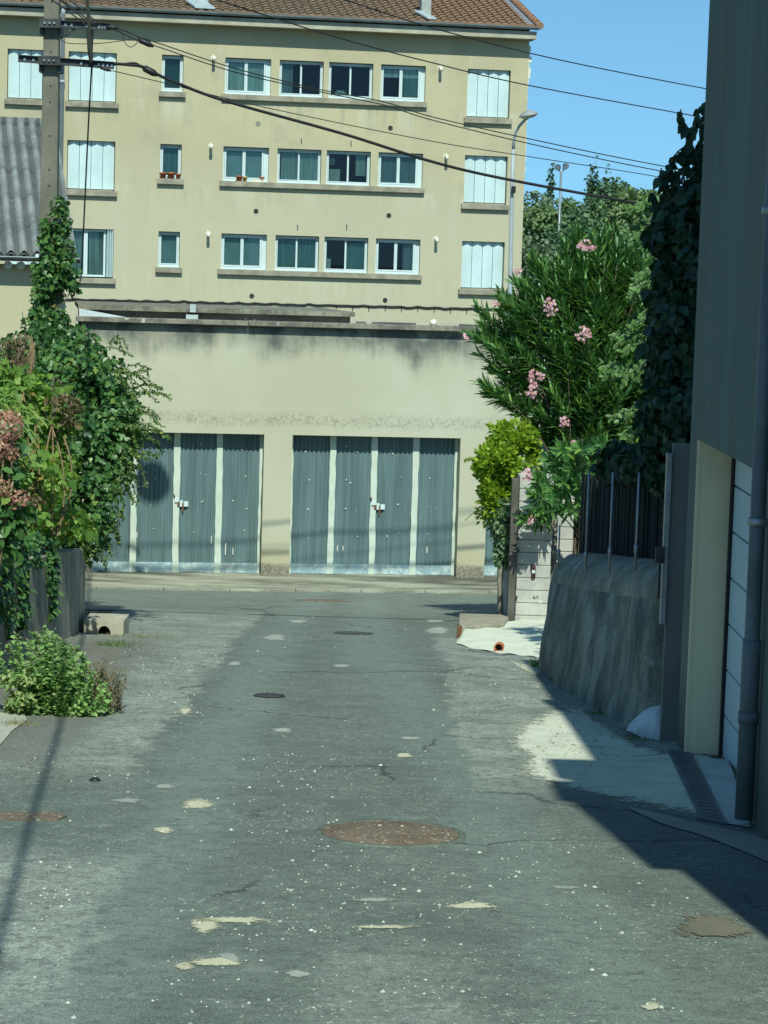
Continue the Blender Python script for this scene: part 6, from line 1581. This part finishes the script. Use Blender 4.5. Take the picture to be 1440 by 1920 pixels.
leaf_mesh('foliage', pos, axs, nrs, RNG.uniform(.030, .065, len(pos)), T_OVAL, m_leaf('creeper_leaf', (.04, .11, .035), (.13, .25, .07), .3, .45), t2)
mb = MB(); [mb.tube(s, .005, 4) for s in sh]; mb.tube([(sh[0][0].x + .1, 19.5, g(0, 19.5)), (sh[0][0].x + .1, 19.5, P(1230, 870, 19.5).z)], .02, 6); mb.build('stems', M_STEM, t2)

# ---- background trees
def tree(px, ytop, Y, w, name, label, dark, light, kind='round', n=8000, lsz=.17, group='trees beyond the houses'):
    c = P(px, ytop, Y); zg = g(0, Y); s_ = Y / F; R_ = w * s_ * (1.3 if kind == 'round' else 1.0)
    t = thing(name, label, 'tree', (c.x, Y, zg), group)
    H = c.z - zg; mb = MB()
    mb.tube([(c.x, Y, zg), (c.x + .1, Y, zg + H * .35), (c.x - .05, Y, zg + H * .75)], [.22, .17, .05], 8)
    if kind == 'round':
        for k in range(6):
            a = k * 1.05; mb.tube([(c.x + .05, Y, zg + H * (.3 + .06 * k)), (c.x + R_ * .6 * math.cos(a), Y + R_ * .6 * math.sin(a), zg + H * (.5 + .06 * k))], [.09, .03], 6)
        B = [(c.x, Y, zg + H - R_ * .55, R_ * .7, R_ * .7, R_ * .6)]
        for k in range(9):
            a = random.uniform(0, 6.28); rr = random.uniform(.35, .6) * R_; B.append((c.x + math.cos(a) * R_ * .55, Y + math.sin(a) * R_ * .55, zg + H - R_ * random.uniform(.5, 1.7), rr, rr, rr * .8))
        B.append((c.x, Y, zg + H * .4, R_ * .9, R_ * .9, H * .34))
        p, o = cloud(B, n, 16, .40, .5)
    else:
        B = [(c.x, Y, zg + H * .55, R_, R_, H * .45), (c.x, Y, zg + H * .35, R_ * 1.05, R_ * 1.05, H * .3)]; p, o = cloud(B, n, 60, .22, .75); o = o * .5 + np.array([0, 0, .8])
    mb.build('trunk', M_BARK, t)
    ax, nr = orient(o, .2, .4, .6); leaf_mesh('crown', p, ax, nr, RNG.uniform(.6, 1.2, len(p)) * lsz, T_QUAD, m_leaf(label[:24].replace(' ', '_') + '_leaf', dark, light, .22, .6), t)
G1, G2, G3 = ((.055, .110, .060), (.125, .215, .100)), ((.085, .150, .060), (.200, .290, .110)), ((.075, .125, .075), (.175, .245, .135))
tree(995, 362, 118, 45, 'broadleaf_tree', 'grey-green bushy tree right against the apartment corner', *G3)
tree(1033, 343, 124, 12, 'cypress_tree', 'dark cypress alone near the floodlight mast', *G1, kind='cyp', n=4200)
tree(1022, 388, 112, 34, 'broadleaf_tree', 'yellowish green tree in front of the lone cypress', *G2)
tree(1075, 392, 115, 40, 'broadleaf_tree', 'mid green tree just right of the floodlight mast', *G2)
tree(1104, 348, 128, 11, 'cypress_tree', 'left one of the two close cypress tops', *G1, kind='cyp', n=4000)
tree(1116, 345, 128, 11, 'cypress_tree', 'right one of the two close cypress tops', *G1, kind='cyp', n=4000)
tree(1136, 351, 126, 16, 'cypress_tree', 'broad cypress top right of the pair of cypresses', *G1, kind='cyp', n=4200)
tree(1160, 346, 121, 34, 'broadleaf_tree', 'pointed green tree right of the broad cypress', *G1)
tree(1110, 388, 110, 40, 'broadleaf_tree', 'dense dark tree in front of the cypress pair', *G1)
tree(1195, 355, 108, 44, 'broadleaf_tree', 'bright green tree behind the top of the oleander', *G2)
tree(1240, 362, 112, 44, 'broadleaf_tree', 'rounded green tree half behind the dark climber', *G2)
tree(1000, 452, 84, 52, 'broadleaf_tree', 'low dark shrubby tree between apartment corner and oleander', *G3, n=7500, lsz=.14)
tree(1060, 440, 88, 52, 'broadleaf_tree', 'low dark olive tree under the floodlight mast', *G1, n=7500, lsz=.14)
tree(1140, 430, 90, 60, 'broadleaf_tree', 'low broad dark tree above the oleander top', *G1, n=7500, lsz=.14)
tree(1280, 390, 95, 60, 'broadleaf_tree', 'tree glimpsed through gaps of the dark climber', *G1, n=5000)
for i, (px, yt, Y, w) in enumerate(((1380, 380, 120, 80), (1500, 390, 125, 90), (1640, 380, 130, 90))):
    pass
tree(1045, 372, 122, 40, 'broadleaf_tree', 'hazy green tree directly behind the floodlight mast', *G3)
tree(1215, 372, 118, 40, 'broadleaf_tree', 'dark tree between oleander top and climber', *G1)
# floodlight mast
Y = 104
b = P(1049, 425, Y); tpp = P(1052, 322, Y)
t = thing('floodlight_mast', 'slim grey mast with two floodlights above the far trees', 'floodlight', (b.x, Y, g(0, Y)))
mb = MB(); mb.tube([(b.x, Y, g(0, Y)), (tpp.x, Y, tpp.z)], [.075, .05], 8); mb.build('mast', M_ZINC, t)
mb = MB(); mb.tube([P(1044, 316, Y), P(1052, 322, Y), P(1061, 314, Y)], .05, 6); mb.build('cross_bar', M_STEEL, t)
for px, py, sx in ((1046.5, 313, -.35), (1060, 311, .35)):
    c = P(px, py, Y - .1); ax = Vector((sx, -.8, -.45)).normalized(); mb = MB(); mb.lathe(c, [(0, -.13), (.07, -.11), (.13, .0), (.145, .08), (.135, .09)], 14, ax); h = mb.build('floodlight_head', M_IRON, t)
    mb = MB(); mb.lathe(c, [(.134, .085), (0, .09)], 14, ax); mb.build('lens', M_PIPE, h)

# fallen pink petals and bits below the oleander
pp = []
for cx, cy, sx, sy, n in ((1065, 1328, 22, 8, 26), (985, 1292, 40, 10, 26), (1010, 1262, 30, 8, 14), (930, 1230, 40, 8, 10), (1100, 1390, 50, 20, 22)):
    for _ in range(n):
        q = G(cx + random.gauss(0, sx), cy + random.gauss(0, sy)); pp.append((q.x, q.y, q.z + .018))
o_ = leaf_mesh('fallen_petals', pp, RNG.normal(size=(len(pp), 3)) * np.array([1, 1, .1]), RNG.normal(size=(len(pp), 3)) * .2 + np.array([0, 0, 1]), RNG.uniform(.012, .028, len(pp)), T_OVAL, m_leaf('fallen_petal', (.45, .28, .26), (.66, .50, .46), .2, .7))
tag(o_, kind='stuff')
pp = []
for cx, cy, sx, sy, n in ((1085, 1400, 60, 22, 120), (1010, 1440, 50, 14, 50), (1120, 1350, 40, 16, 60), (250, 1190, 60, 12, 160), (200, 1250, 40, 30, 90), (300, 1165, 60, 8, 60), (90, 1450, 60, 16, 60)):
    for _ in range(n):
        q = G(cx + random.gauss(0, sx), cy + random.gauss(0, sy)); pp.append((q.x, q.y, q.z + .016))
o_ = leaf_mesh('leaf_litter', pp, RNG.normal(size=(len(pp), 3)) * np.array([1, 1, .08]), RNG.normal(size=(len(pp), 3)) * .25 + np.array([0, 0, 1]), RNG.uniform(.02, .05, len(pp)), T_BLADE, M_DRYL)
tag(o_, kind='stuff')
